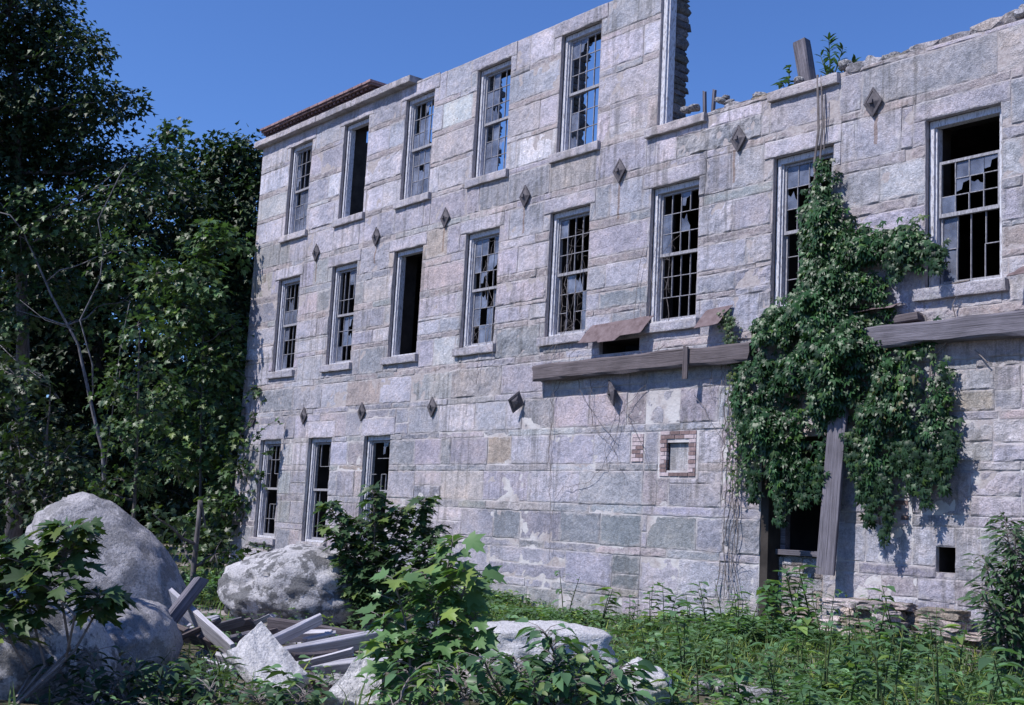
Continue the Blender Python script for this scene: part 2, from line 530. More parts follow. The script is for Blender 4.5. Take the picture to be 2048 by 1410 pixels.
for k in range(18):
    x = -1.2 + k * 1.4
    b.box(x, x + .14, DEPTH + .003, 9.38, 3.40, 3.697); b.box(x, x + .14, DEPTH + .003, 9.38, 7.32, 7.617)
b.build('upper_floor', M['boards'], mill)
b = MB(); b.box(XL + .62, XR, DEPTH + .003, 9.39, -.8, -.2)
b.build('ground_floor', M['boards'], mill)
for q in ((8.5, 8.7, -.2, 3.39), (8.5, 8.7, 3.96, 7.3), (15.3, 15.5, -.2, 3.39), (15.3, 15.5, 3.96, 7.3), (XR - .3, XR, -.8, 8.2)):
    b = MB(); b.box(q[0], q[1], DEPTH + .003, 9.38, q[2], q[3]); b.build('partition', M['inside'], mill)

# --- facing stones
rs = np.random.default_rng(11)
Z_LINES = [(-.75, .05), (.05, .20), (.20, .77), (.77, .92), (.92, 1.47), (1.47, 1.63), (1.63, 2.22), (2.22, 2.35), (2.35, 2.90), (2.90, 3.03), (3.03, 3.61),
           (3.61, 3.74), (3.74, 4.33), (4.33, 4.47), (4.47, 5.08), (5.08, 5.19), (5.19, 5.50), (5.50, 5.57), (5.57, 6.02), (6.02, 6.18),
           (6.18, 6.72), (6.72, 6.90), (6.90, 7.54), (7.54, 7.68), (7.68, 8.29), (8.29, 8.40), (8.40, 8.99), (8.99, 9.09), (9.09, 9.69), (9.69, 9.83),
           (9.83, 10.42), (10.42, 10.54), (10.54, 11.18), (11.18, 11.24)]
FIX = {3.03: [8.35, 9.39, 9.87, 10.82, 11.80, 12.79, 14.06, 14.90], 2.35: [7.59, 8.84, 9.60, 10.73, 11.96, 12.91, 13.60, 14.41, 14.99],
       1.63: [7.3, 8.75, 10.17, 11.62, 13.86, 15.02], .92: [7.0, 8.10, 9.15, 9.99, 11.15, 12.22, 13.38, 14.51, 15.07], .20: [7.9, 9.09, 11.33, 12.56, 14.15, 15.10],
       -.75: [8.9, 10.29, 12.86, 14.3]}
PAL = [((.39, .375, .435), 5), ((.455, .435, .50), 4), ((.31, .305, .35), 3), ((.25, .26, .29), 1.6), ((.42, .36, .36), 1.6), ((.40, .33, .27), .7), ((.54, .52, .58), 2.5), ((.30, .30, .31), 1.5)]
PMEAN = np.array((.408, .39, .458))
PW = np.array([w for _, w in PAL]); PW = PW / PW.sum()
def pick(x, z, thin):
    w = PW.copy()
    if z > 8.0: w[6] *= 4; w[1] *= 2; w[3] *= .2; w[7] *= .3
    elif x > 14.5 and z < 7.6: w[4] *= 2.5; w[5] *= 1.6; w[7] *= 1.5
    elif x < 7: w[4] *= 1.6; w[7] *= 1.6; w[3] *= 1.5
    if thin: w[3] *= 2.5; w[7] *= 2; w[6] *= .3
    w /= w.sum()
    if thin and z > 3.7 and rs.random() < .6: return tuple(np.array((.37, .325, .345)) * (1 + .08 * rs.normal()))
    c = np.array(PAL[rs.choice(len(PAL), p=w)][0]); c = PMEAN + .60 * (c - PMEAN)
    if z > 8 and not thin: c = c * 1.12
    return tuple(c * (1 + .07 * rs.normal()) * (1 + .02 * rs.normal(size=3)))
stones = MB()
def fb(x, z, s, seed):
    v = Vector((x * s, z * s, seed))
    return noise.noise(v) + .5 * noise.noise(v * 2.1) + .25 * noise.noise(v * 4.3)
def block(x0, x1, z0, z1, col=None, amp=None, y_out=0.0, gap=.003, step=.06, yb=None, mbx=None, rnd=.016):
    """one facing stone: a grid front with a rough face, its edges turned back to the mortar"""
    mbx = mbx or stones
    if x1 - x0 < .05 or z1 - z0 < .035: return
    g = [gap * (0.6 + 1.2 * rs.random()) for _ in range(4)]
    x0 += g[0]; x1 -= g[1]; z0 += g[2]; z1 -= g[3]
    if col is None: col = pick((x0 + x1) / 2, (z0 + z1) / 2, z1 - z0 < .25)
    if amp is None:
        xm, zm = (x0 + x1) / 2, (z0 + z1) / 2
        amp = (.007 + .010 * rs.random()) * (1.9 if rs.random() < .10 else 1)
        if xm > 14.6: amp *= 1.7
        elif zm < 3.7: amp *= .9
    nx_, nz_ = max(3, int((x1 - x0) / step)), max(2, int((z1 - z0) / step))
    sd = rs.random() * 50
    off = -.004 + rs.normal() * .0035 + y_out
    tx, tz = rs.normal() * .006, rs.normal() * .008
    b0 = len(mbx.v)
    back = (CY + .02) if yb is None else yb
    us = np.concatenate([[0, min(.22, .02 / max(x1 - x0, .03))], np.linspace(0, 1, nx_ + 1)[1:-1], [1 - min(.22, .02 / max(x1 - x0, .03)), 1]])
    ws = np.concatenate([[0, min(.22, .02 / max(z1 - z0, .03))], np.linspace(0, 1, nz_ + 1)[1:-1], [1 - min(.22, .02 / max(z1 - z0, .03)), 1]])
    us.sort(); ws.sort()
    for w in ws:
        for u in us:
            x, z = x0 + (x1 - x0) * u, z0 + (z1 - z0) * w
            e = min(u * (x1 - x0), (1 - u) * (x1 - x0), w * (z1 - z0), (1 - w) * (z1 - z0))
            k = min(1, e / rnd); k = k * (2 - k)
            wob = .011
            xx = x + wob * fb(z, x, 4.5, sd + 9) * (1 if e < .001 else .5); zz = z + wob * fb(x, z, 3.5, sd + 19) * (1 if e < .001 else .5)
            y = off - (amp * (.12 + 1.0 * fb(x, z, 3.4, sd)) + amp * .35 * fb(x, z, 11, sd + 3)) * k + .004 * (1 - k) + tx * (u - .5) + tz * (w - .5)
            mbx.e[len(mbx.v)] = e; mbx.v.append((xx, y, zz))
    nu, nw = len(us), len(ws)
    for j in range(nw - 1):
        for i in range(nu - 1):
            mbx.f.append([b0 + j * nu + i, b0 + j * nu + i + 1, b0 + (j + 1) * nu + i + 1, b0 + (j + 1) * nu + i]); mbx.c.append(col); mbx.m.append(0)
    ring = [b0 + i for i in range(nu)] + [b0 + j * nu + nu - 1 for j in range(1, nw)] + [b0 + (nw - 1) * nu + i for i in range(nu - 2, -1, -1)] + [b0 + j * nu for j in range(nw - 2, 0, -1)]
    b1 = len(mbx.v)
    for r in ring:
        v = mbx.v[r]; mbx.e[len(mbx.v)] = 0.0; mbx.v.append((v[0], back, v[2]))
    n = len(ring)
    for i in range(n):
        mbx.f.append([ring[i], b1 + i, b1 + (i + 1) % n, ring[(i + 1) % n]]); mbx.c.append(col); mbx.m.append(0)

def subtract(rects, o):
    out = []
    for x0, x1, z0, z1 in rects:
        a, b, c, d = o
        if a >= x1 - .001 or b <= x0 + .001 or c >= z1 - .001 or d <= z0 + .001: out.append((x0, x1, z0, z1)); continue
        if a > x0: out.append((x0, a, z0, z1))
        if b < x1: out.append((b, x1, z0, z1))
        xa, xb = max(a, x0), min(b, x1)
        if c > z0: out.append((xa, xb, z0, c))
        if d < z1: out.append((xa, xb, d, z1))
    return out
# lintels and sills are stones of their own (parts of each window)
lintels, sills = [], []
for k, x in enumerate(TX[:5]):
    lintels.append((x - .79, x + .76, TZ[1], 11.175)); sills.append((x - .72, x + .70, TZ[0] - .17, TZ[0]))
sills.append((13.02, 14.46, 8.20, 8.36)); sills.append((15.82, 17.18, 8.20, 8.36))
for x in MX:
    lintels.append((x - .78, x + .72, MZ[1], 7.545)); sills.append((x - .72, x + .68, MZ[0] - .17, MZ[0]))
for x in GX:
    lintels.append((x - .70, x + .70, GZ[1], 3.42)); sills.append((x - .66, x + .66, GZ[0] - .16, GZ[0]))
holes = openings + lintels + sills
SPECIAL = {(8.84, 2.35): (.43, .36, .32), (11.33, .20): (.43, .41, .5), (12.56, .20): (.25, .26, .28), (11.15, .92): (.30, .31, .35),
           (12.22, .92): (.27, .29, .32), (13.38, .92): (.28, .29, .31), (9.15, .92): (.27, .28, .32)}
nb = [(13.26, 12.9, 2.28, 2.9)]
brick_zones = [(13.58, 14.50, 2.10, 2.90), (12.93, 13.24, 2.36, 2.89), (17.75, 18.5, 1.45, 1.85)]
for z0, z1 in Z_LINES:
    thin = z1 - z0 < .25
    fixed = FIX.get(z0)
    cuts = [XL]
    if fixed and fixed[0] > 0:
        x = XL
        while x < fixed[0] - 1.3:
            x += rs.uniform(.6, 1.5); cuts.append(min(x, fixed[0] - .35))
        cuts += fixed; x = fixed[-1]
    else: x = XL
    while x < XR:
        rough = x > 17.3 and z1 < 4.2
        x += rs.uniform(.6, 2.0) if thin else (rs.uniform(.35, .9) if rough else rs.uniform(.8, 2.3))
        cuts.append(min(x, XR))
    cuts = sorted(set(cuts))
    for a, bb in zip(cuts[:-1], cuts[1:]):
        t = top_at((a + bb) / 2)
        segs = [(a, bb)]
        if a < XJ < bb: segs = [(a, XJ), (XJ, bb)]
        for sa, sb in segs:
            t = top_at((sa + sb) / 2)
            if z0 >= t - .03: continue
            zt = min(z1, t)
            if (not thin) and z1 - z0 > .5 and (rs.random() < .05 or (sa > 17.3 and z1 < 4.2 and rs.random() < .6)):
                zm = z0 + (z1 - z0) * rs.uniform(.35, .65); parts = [(z0, zm), (zm, zt)]
            else: parts = [(z0, zt)]
            for pz0, pz1 in parts:
                zj = 0 if (fixed or thin) else rs.normal() * .012
                rects = [(sa, sb, pz0 + 0, pz1 + 0)]
                for h in holes + brick_zones: rects = subtract(rects, h)
                c = SPECIAL.get((round(sa, 2), z0))
                base = c or pick((sa + sb) / 2, (pz0 + pz1) / 2, thin)
                for q in rects:
                    block(*q, col=base)
# side return at the left corner and at the jamb
stones.build('facing_stone', M['stone'], mill, smooth=False)

# inner rubble of the broken jambs (left reveals of the two last top windows, and the free end)
rub = MB()
def lump(mbx, c, s, seed, col, sub=1, box=.78):
    bm = bmesh.new(); bmesh.ops.create_icosphere(bm, subdivisions=sub + 1, radius=1)
    vs = []
    for v in bm.verts:
        p = v.co.copy(); p = Vector([max(-box, min(box, q)) for q in p]) * (.95 / box)
        k = 1 + .28 * noise.noise(p * 1.7 + Vector((seed, seed * .7, 0)))
        vs.append((c[0] + p.x * s[0] * k, c[1] + p.y * s[1] * k, c[2] + p.z * s[2] * k))
    mbx.add(vs, [[v.index for v in f.verts] for f in bm.faces], col)
    bm.free()
RC = [(.30, .28, .30), (.22, .21, .23), (.36, .33, .34), (.26, .24, .22), (.42, .40, .43)]
for xj, z0, z1 in ((TX[4] - HW, 8.43, 10.9), (XJ, 8.4, 11.25), (TX[3] - HW, 8.43, 10.9)):
    z = z0
    while z < z1:
        h = rs.uniform(.05, .13)
        lump(rub, (xj - .02 - .05 * rs.random(), .44 + .10 * rs.random(), z + h), (.09, .20 + .08 * rs.random(), h), rs.random() * 90, tuple(np.array(RC[rs.integers(5)]) * .55))
        z += h * 1.7
# ragged top of the wall
x = XJ + .05
while x < XR:
    w = rs.uniform(.10, .30)
    inside_sill = any(a - .1 < x < bb + .1 and c > 8 for a, bb, c, d in sills[5:7])
    h = rs.uniform(.03, .09) + (.04 if x > 17.3 else 0)
    hz = 8.36 + .02 + (.10 * max(0, (x - 19.2)) if x > 19.2 else 0)
    lump(rub, (x, .10 + .12 * rs.random() + (.16 if inside_sill else 0), hz), (w, .14, h), rs.random() * 90, RC[rs.integers(5)], 1)
    lump(rub, (x + .1, .42 + .12 * rs.random(), hz + .03), (w, .18, h * 1.2), rs.random() * 90, RC[rs.integers(5)], 1)
    x += w * 1.25
x = 5.7
while x < XJ - .1:
    w = rs.uniform(.12, .35)
    lump(rub, (x, .35 + .1 * rs.random(), (11.17 if x > 12.1 else 11.15)), (w, .2, .05), rs.random() * 90, RC[rs.integers(5)], 1)
    x += w * 1.5
# pale stones piled at the far right top
for k in range(8):
    lump(rub, (20.12 + .16 * (k % 3) , .1 + .1 * (k % 2), 8.47 + .10 * (k // 2)), (.12, .14, .055), k * 3.3, (.5, .48, .52), 1)
rub.build('rubble_core', M['rubble'], mill, smooth=False)

# --- eave slab and brick cornice
ev = MB()
x = -2.3
while x < 5.35:
    w = min(rs.uniform(1.3, 2.2), 5.38 - x)
    block(x, x + w, 11.20, 11.36, col=(.42, .39, .44), amp=.008, y_out=-.20, yb=.5, mbx=ev, gap=.003)
    ev.add([(x + .004, -.20, 11.352), (x + w - .004, -.20, 11.352), (x + w - .004, .5, 11.352), (x + .004, .5, 11.352)], [(0, 1, 2, 3)], (.42, .39, .44))
    ev.add([(x + .004, -.185, 11.208), (x + w - .004, -.185, 11.208), (x + w - .004, CY + .005, 11.208), (x + .004, CY + .005, 11.208)], [(3, 2, 1, 0)], (.42, .39, .44))
    x += w
ev.build('eave_slab', M['stone'], mill)
co = MB()
def brick_run(mbx, x0, x1, z0, z1, y0, y1, L=.21, gap=.01, red=(.16, .105, .11)):
    x = x0
    while x < x1 - .03:
        xe = min(x + L, x1)
        c = np.array(red) * rs.uniform(.7, 1.25)
        mbx.box(x + gap / 2, xe - gap / 2, y0 + rs.uniform(-.006, .006), y1, z0 + .003, z1 - .003, tuple(c))
        x += L
brick_run(co, -1.72, 3.85, 11.365, 11.42, -.16, .4)
xx = -1.70
while xx < 3.8:
    co.box(xx, xx + .09, -.24, .38, 11.423, 11.478, tuple(np.array((.20, .12, .125)) * rs.uniform(.6, 1.2))); xx += .185
brick_run(co, -1.74, 3.87, 11.481, 11.535, -.30, .4)
brick_run(co, -1.76, 3.89, 11.538, 11.60, -.34, .4, red=(.26, .17, .18))
for k in range(26):
    xr = rs.uniform(-1.6, 3.7)
    co.box(xr, xr + rs.uniform(.1, .3), -.3 + .2 * rs.random(), .2, 11.60, 11.60 + rs.uniform(.01, .05), (.33, .23, .25))
co.build('brick_cornice', M['brick'], mill)

# --- windows
def window_frame(x, hw, z0, z1, depth=.10):
    m = MB(); t = .075; y0, y1 = depth, depth + .13
    m.box(x - hw + .004, x - hw + t, y0, y1, z0 + .004, z1 - .004); m.box(x + hw - t, x + hw - .004, y0, y1, z0 + .004, z1 - .004)
    m.box(x - hw + t + .001, x + hw - t - .001, y0, y1, z1 - .10, z1 - .004); m.box(x - hw + t + .001, x + hw - t - .001, y0, y1, z0 + .004, z0 + .06)
    # stop bead, so the jamb reads as two strips
    m.box(x - hw + t + .001, x - hw + t + .028, y0 + .035, y1 + .04, z0 + .062, z1 - .102); m.box(x + hw - t - .028, x + hw - t - .001, y0 + .035, y1 + .04, z0 + .062, z1 - .102)
    return m
def sash(m, g, x0, x1, z0, z1, rows, y, rr, no_bars=0.0, nc=4):
    """one sash of nc columns; rows from the top: g whole pane, . none, b/s broken pane"""
    st = .034
    m.box(x0, x0 + st, y, y + .045, z0, z1); m.box(x1 - st, x1, y, y + .045, z0, z1)
    m.box(x0 + st, x1 - st, y + .002, y + .043, z1 - .04, z1); m.box(x0 + st, x1 - st, y + .002, y + .043, z0, z0 + .055)
    xa, xb, za, zb = x0 + st, x1 - st, z0 + .055, z1 - .04
    nr = len(rows); pw, ph = (xb - xa) / nc, (zb - za) / nr
    for i in range(1, nc):
        for j in range(nr):
            if rr.random() > no_bars:
                w = .0058; s = rr.normal() * .004
                m.box(xa + i * pw - w + s, xa + i * pw + w + s, y + .008, y + .036, za + j * ph, za + (j + 1) * ph)
    for j in range(1, nr):
        for i in range(nc):
            if rr.random() > no_bars:
                m.box(xa + i * pw + .0085, xa + (i + 1) * pw - .0085, y + .009, y + .035, za + j * ph - .0055, za + j * ph + .0055)
    for j, row in enumerate(rows):
        for i, ch in enumerate(row):
            a, b_ = xa + i * pw + .004, xa + (i + 1) * pw - .004
            d, c = zb - j * ph - .004, zb - (j + 1) * ph + .004
            yy = y + .022; ty = rr.normal() * .006; tz = rr.normal() * .006
            if ch == 'g': g.add([(a, yy, c), (b_, yy + ty, c), (b_, yy + ty + tz, d), (a, yy + tz, d)], [(0, 1, 2, 3)])
            elif ch in 'bs':
                k = rr.random()
                if ch == 'b':   # jagged piece left along the bottom
                    g.add([(a, yy, c), (b_, yy, c), (b_, yy, c + (d - c) * (.2 + .3 * k)), (b_ - pw * .25, yy, c + (d - c) * .5), (a + pw * .55, yy, c + (d - c) * (.95 - .3 * k)), (a + pw * .3, yy, c + (d - c) * .6), (a, yy, c + (d - c) * .75)], [(0, 1, 2, 3, 4, 5, 6)])
                else:           # piece left at the top corner
                    g.add([(a, yy, d), (a, yy, d - (d - c) * (.5 + .4 * k)), (a + pw * .4, yy, d - (d - c) * .7), (a + pw * .5, yy, d - (d - c) * .3), (b_, yy, d - (d - c) * .2), (b_, yy, d)], [(0, 1, 2, 3, 4, 5)])
WIN = {
 ('T', 0): (('....', 'b...', 's..b'), ('.gg.', 'ggg.', 'gggb'), .12, 0),
 ('T', 1): None,
 ('T', 2): (('..s.', '.gg.', 'ggg.'), ('gggg', 'gbgg', 'gggg'), .05, 0),
 ('T', 3): (('.g..', 'gg..', 'gb..'), ('.g..', 'ggs.', 'gg.b'), .03, 0),
 ('T', 4): (('gs..', '....', '....'), ('....', 'g...', 'b...'), .05, 0),
 ('M', 0): (('...g', '.b..', 'gggb'), ('g...', '....', 'g...'), .12, 0),
 ('M', 1): (('..gg', '...s', '....'), ('.gs.', '.gb.', 'g...'), .15, 0),
 ('M', 2): None,
 ('M', 3): (('gg.g', 'g.gs', '.s..'), ('gb.g', 'g.g.', '.gg.'), .10, 0),
 ('M', 4): (('g...', '....', '....'), ('.gb.', '...g', '...g'), .06, 0),
 ('M', 5): (('..s.', 'g.b.', 'g...'), ('....', '....', '....'), .08, 0),
 ('M', 6): (('ggs.', 'b.g.', '....'), ('....', '....', '....'), .06, 0),
 ('M', 7): (('.ggs', '.sb.', 'g...'), ('g...', 'g...'), .10, .50),
 ('G', 0): (('g...', '....', '....'), ('....', '....', '....'), .25, 0),
 ('G', 1): (('....', '....'), ('....',), .55, 0),
 ('G', 2): (('..s.', '....', '....'), ('....',), .5, 0)}
li = 0
for row, Xs, (z0, z1), hw in (('T', TX[:5], TZ, HW), ('M', MX, MZ, HW), ('G', GX, GZ, .55)):
    for k, x in enumerate(Xs):
        rr = np.random.default_rng(100 * ord(row) + k)
        fr = window_frame(x, hw, z0, z1).build('window', M['paint'], mill)
        spec = WIN[(row, k)]
        if spec:
            up, lo, nbars, drop = spec
            s, g = MB(), MB()
            xa, xb = x - hw + .115, x + hw - .115
            zm = (z0 + z1) / 2 - drop * .35
            sash(s, g, xa, xb, zm - .02, z1 - .11 - drop, up, .165, rr, nbars)
            sash(s, g, xa, xb, z0 + .065, zm + .03, lo, .215, rr, nbars)
            sk, sl = rr.normal() * .005, rr.normal() * .010
            for q in (s, g): q.v = [(vx + sk * (vz - z0) * min(1, (vz - z0)), vy, vz + sl * (vx - x) * (1 if z0 + .2 < vz < z1 - .2 else 0)) for vx, vy, vz in q.v]
            s.build('sash', M['sash'], fr)
            if g.v: g.build('pane', M['glass'], fr)
        lm = MB()
        a = lintels[li]; block(*a, amp=.010, mbx=lm, y_out=-.008, gap=.004, col=tuple(np.array((.48, .45, .52)) * rs.uniform(.85, 1.1)), yb=.1)
        lm.add([(a[0] + .02, .0, a[2] + .006), (a[1] - .02, .0, a[2] + .006), (a[1] - .02, .40, a[2] + .006), (a[0] + .02, .40, a[2] + .006)], [(3, 2, 1, 0)], (.42, .39, .45))
        lm.build('lintel', M['stone'], fr)
        sidx = li if row == 'T' else li + 2
        sm = MB(); a = sills[sidx]
        block(*a, amp=.006, mbx=sm, y_out=-.085, gap=.003, col=(.42, .40, .46), yb=.12, rnd=.012)
        sm.box(a[0] + .008, a[1] - .008, -.078, .098, a[3] - .02, a[3] - .004, (.42, .40, .46))
        sm.build('sill', M['stone'], fr)
        li += 1
# the broken last two openings of the top row: one jamb post with its sill, and a sill alone
fr = MB()
fr.box(XJ + .004, XJ + .10, .06, .20, 8.37, 11.3); fr.box(XJ + .101, XJ + .135, .10, .26, 8.37, 11.4)
fr.box(XJ + .02, XJ + .08, .23, .30, 8.37, 11.3)
w6 = fr.build('window', M['paint'], mill); w6['label'] = 'lone white window jamb standing at the broken wall end'
for a, par in ((sills[5], w6), (sills[6], mill)):
    sm = MB(); block(*a, amp=.006, mbx=sm, y_out=-.09, gap=.003, col=(.42, .39, .44), yb=.12, rnd=.012)
    sm.box(a[0] + .008, a[1] - .008, -.082, .3, a[3] - .02, a[3] - .004, (.42, .39, .44))
    sm.build('sill', M['stone'], par)

# --- diamond shaped iron tie plates
def tie_plate(x, z, s=1.0, rot=0.0, out=0.0, tilt=0.0):
    m = MB(); w, h = .165 * s, .235 * s
    def ring(k, y): return [(-w * k, y, 0), (0, y, -h * k), (w * k, y, 0), (0, y, h * k)]
    rings = [ring(1, 0), ring(1, -.025), ring(.74, -.032), ring(.70, -.022), ring(.34, -.05), ring(.16, -.055)]
    vs = [v for r in rings for v in r]
    fs = []
    for i in range(len(rings) - 1):
        for j in range(4):
            fs.append((i * 4 + j, i * 4 + (j + 1) % 4, (i + 1) * 4 + (j + 1) % 4, (i + 1) * 4 + j))
    fs.append((20, 21, 22, 23))
    m.add(vs, fs); m.box(-.03, .03, -.085, -.05, -.03, .03)
    Rm = Matrix.Rotation(rot, 4, 'Y') @ Matrix.Rotation(tilt, 4, 'Z')
    m.v = [tuple(Rm @ Vector(v) + Vector((x, -.035 - out, z))) for v in m.v]
    return m.build('tie_plate', M['iron'], mill)
for x in (1.36, 4.15, 6.92, 9.65, 12.37, 15.20, 17.81): tie_plate(x, 7.73, 1.0 if x < 15 else 1.0)
for x in (-1.35, 1.37, 4.06, 6.87): tie_plate(x, 3.58, .95)
o = tie_plate(9.83, 3.55, 1.0, .35, .10, .9); o['label'] = 'bent iron tie plate hanging loose from the wall'
o = tie_plate(12.50, 3.60, 1.05, -.3, .08, -.4); o['label'] = 'broken iron tie plate with a twisted corner'
# rust run below some plates (real stains, thin wash on the stone)
# --- brick patches and the small niche
def brick_patch(x0, x1, z0, z1, hole=None, pale=0.0, seed=0):
    rr = np.random.default_rng(seed); z = z0; r = 0; bp = MB()
    while z < z1 - .03:
        x = x0 - (.11 if r % 2 else 0)
        while x < x1:
            a, b_ = max(x, x0) + .005, min(x + .22, x1) - .005
            x += .22
            if b_ - a < .03: continue
            segs = [(a, b_)]
            if hole and z + .06 > hole[2] - .01 and z < hole[3]:
                segs = []
                if a < hole[0]: segs.append((a, min(b_, hole[0] - .004)))
                if b_ > hole[1]: segs.append((max(a, hole[1] + .004), b_))
            for p, q in segs:
                if q - p < .025: continue
                c = np.array((.22, .155, .155)) * rr.uniform(.7, 1.25)
                if rr.random() < pale: c = np.array((.46, .38, .40)) * rr.uniform(.85, 1.1)
                bp.box(p, q, -.012 + rr.uniform(-.005, .004), .05, z + .005, z + .063, tuple(c))
        z += .07; r += 1
    bp.build('brick_patch', M['brick'], mill)
brick_patch(13.63, 14.45, 2.13, 2.88, NICHE, .42, 3)
brick_patch(12.94, 13.23, 2.38, 2.87, None, .75, 4)
brick_patch(17.78, 18.45, 1.47, 1.82, None, .6, 5)
b = MB(); b.box(NICHE[0], NICHE[1], .07, .088, NICHE[2], NICHE[3], (.56, .55, .60)); b.build('niche_back', M['stone'], mill)
# filled doorway: low infill of stone and brick, sill board, window post
inf = MB()
z = -.7
while z < .93:
    h = rs.uniform(.08, .2); x = DOOR[0] + .01
    while x < DOOR[1] - .04:
        w = min(rs.uniform(.12, .34), DOOR[1] - .01 - x)
        block(x, x + w, z, min(z + h, .95), amp=.015, y_out=.29, yb=.55, mbx=inf, step=.07, col=tuple(np.array(((.38, .32, .30) if rs.random() < .5 else (.40, .38, .40))) * rs.uniform(.8, 1.1)))
        x += w
    z += h
inf.box(DOOR[0] + .005, DOOR[1] - .005, .33, .6, -.7, .94, (.4, .36, .35))
inf.build('doorway_infill', M['rubble'], mill)
b = MB(); b.box(DOOR[0] + .01, DOOR[1] - .01, .20, .5, .952, 1.03); b.box(DOOR[0] + .16, DOOR[0] + .25, .30, .42, 1.032, 2.7); b.box(DOOR[1] - .12, DOOR[1] - .03, .30, .42, 1.032, 2.7)
b.build('doorway_frame', M['old_wood'], mill)
b = MB(); b.box(DOOR[0] + .003, DOOR[0] + .15, .012, .40, -.7, 2.74); b.build('jamb_shade', M['boards'], mill)  # invented dark board in place of the left jamb's shade

# --- timbers
def timber(name, p0, p1, w, t, mat, parent=None, up=(0, 0, 1), seed=0, rag=.02, seg=.12, split=True):
    """a squared timber from p0 to p1, its own axes along the grain; w across (along up), t thick"""
    p0, p1 = Vector(p0), Vector(p1); L = (p1 - p0).length
    X = (p1 - p0).normalized(); Zv = Vector(up); Zv = (Zv - X * Zv.dot(X)).normalized(); Y = Zv.cross(X)
    n = max(3, int(L / seg)); m = MB()
    ch = min(w, t) * .12
    prof = [(-t / 2 + ch, -w / 2), (t / 2 - ch, -w / 2), (t / 2, -w / 2 + ch), (t / 2, 0), (t / 2, w / 2 - ch), (t / 2 - ch, w / 2), (-t / 2 + ch, w / 2), (-t / 2, w / 2 - ch), (-t / 2, 0), (-t / 2, -w / 2 + ch)]
    k = len(prof)
    for i in range(n + 1):
        x = L * i / n
        for j, (y, z) in enumerate(prof):
            q = Vector((x * 1.6, y * 6 + seed, z * 6 + j * .3))
            e = rag * noise.noise(q) * (1.0 if w < .3 else 1.4)
            xe = x
            if i in (0, n): xe = x + (rag * 3 * noise.noise(Vector((j * 2.3, seed + i, 1)))) * (1 if split else .2)
            m.v.append((xe, y * (1 + e * 1.5 / max(t, .05) * .3) + e * .3, z + e * .6))
    for i in range(n):
        for j in range(k):
            j2 = (j + 1) % k
            m.f.append([i * k + j, i * k + j2, (i + 1) * k + j2, (i + 1) * k + j]); m.c.append((1, 1, 1)); m.m.append(0)
    m.f.append([k - 1 - j for j in range(k)]); m.f.append([n * k + j for j in range(k)])
    m.c += [(1, 1, 1)] * 2; m.m += [0, 0]
    o = bpy.data.objects.new(name, m.mesh(name, mat)); COL.objects.link(o)
    mw = Matrix(((X.x, Y.x, Zv.x, p0.x), (X.y, Y.y, Zv.y, p0.y), (X.z, Y.z, Zv.z, p0.z), (0, 0, 0, 1)))
    if parent is not None:
        o.parent = parent
        mw = Matrix.Translation(-world_loc(parent)) @ mw
    o.matrix_local = mw
    return o
timber('ledger_beam', (10.42, -.14, 4.06), (15.72, -.14, 4.10), .30, .26, M['brown_wood'], mill, seed=3, rag=.05, seg=.15)
timber('ledger_beam', (17.05, -.14, 4.12), (23.6, -.14, 4.14), .31, .26, M['old_wood'], mill, seed=8, rag=.05, seg=.15)
timber('bracket_board', (14.42, -.30, 4.25), (14.42, -.30, 3.72), .03, .11, M['brown_wood'], mill, up=(0, 1, 0), seed=5)
timber('wood_block', (18.33, -.12, 4.36), (18.68, -.12, 4.38), .12, .14, M['brown_wood'], mill, seed=6)
# rusty sheets that once roofed the lean-to
def sheet(x0, x1, z_top, drop, out, seed, lap=3):
    m = MB(); n = max(4, int((x1 - x0) / .08)); rr = np.random.default_rng(seed)
    cuts = [rr.uniform(.75, 1.0) for _ in range(lap)]
    for i in range(n + 1):
        u = i / n; x = x0 + (x1 - x0) * u
        k = cuts[min(lap - 1, int(u * lap))]
        for j in range(7):
            w = j / 6
            y = -.03 - out * k * w - .02 * noise.noise(Vector((x * 3, w * 2, seed)))
            z = z_top - drop * k * w ** 1.15 + .025 * noise.noise(Vector((x * 2.2, w * 3, seed + 4))) + (.03 * u)
            m.v.append((x + .10 * (1 - w), y, z))
    for i in range(n):
        for j in range(6):
            m.f.append([i * 7 + j, i * 7 + j + 1, (i + 1) * 7 + j + 1, (i + 1) * 7 + j]); m.c.append((1, 1, 1)); m.m.append(0)
    top = list(m.v); nf = list(m.f); b0 = len(top)
    m.v += [(x, y + .004, z - .006) for x, y, z in top]
    m.f += [[i + b0 for i in reversed(f)] for f in nf]; m.c += [(1, 1, 1)] * len(nf); m.m += [0] * len(nf)
    return m.build('flashing_sheet', M['rust'], mill, smooth=True)
sheet(11.72, 13.30, 4.90, .42, .30, 1)
sheet(14.55, 15.08, 4.90, .42, .30, 2, 1)
sheet(17.20, 18.28, 4.60, .10, .22, 4, 1)
sheet(20.05, 21.2, 4.92, .22, .34, 3, 2)

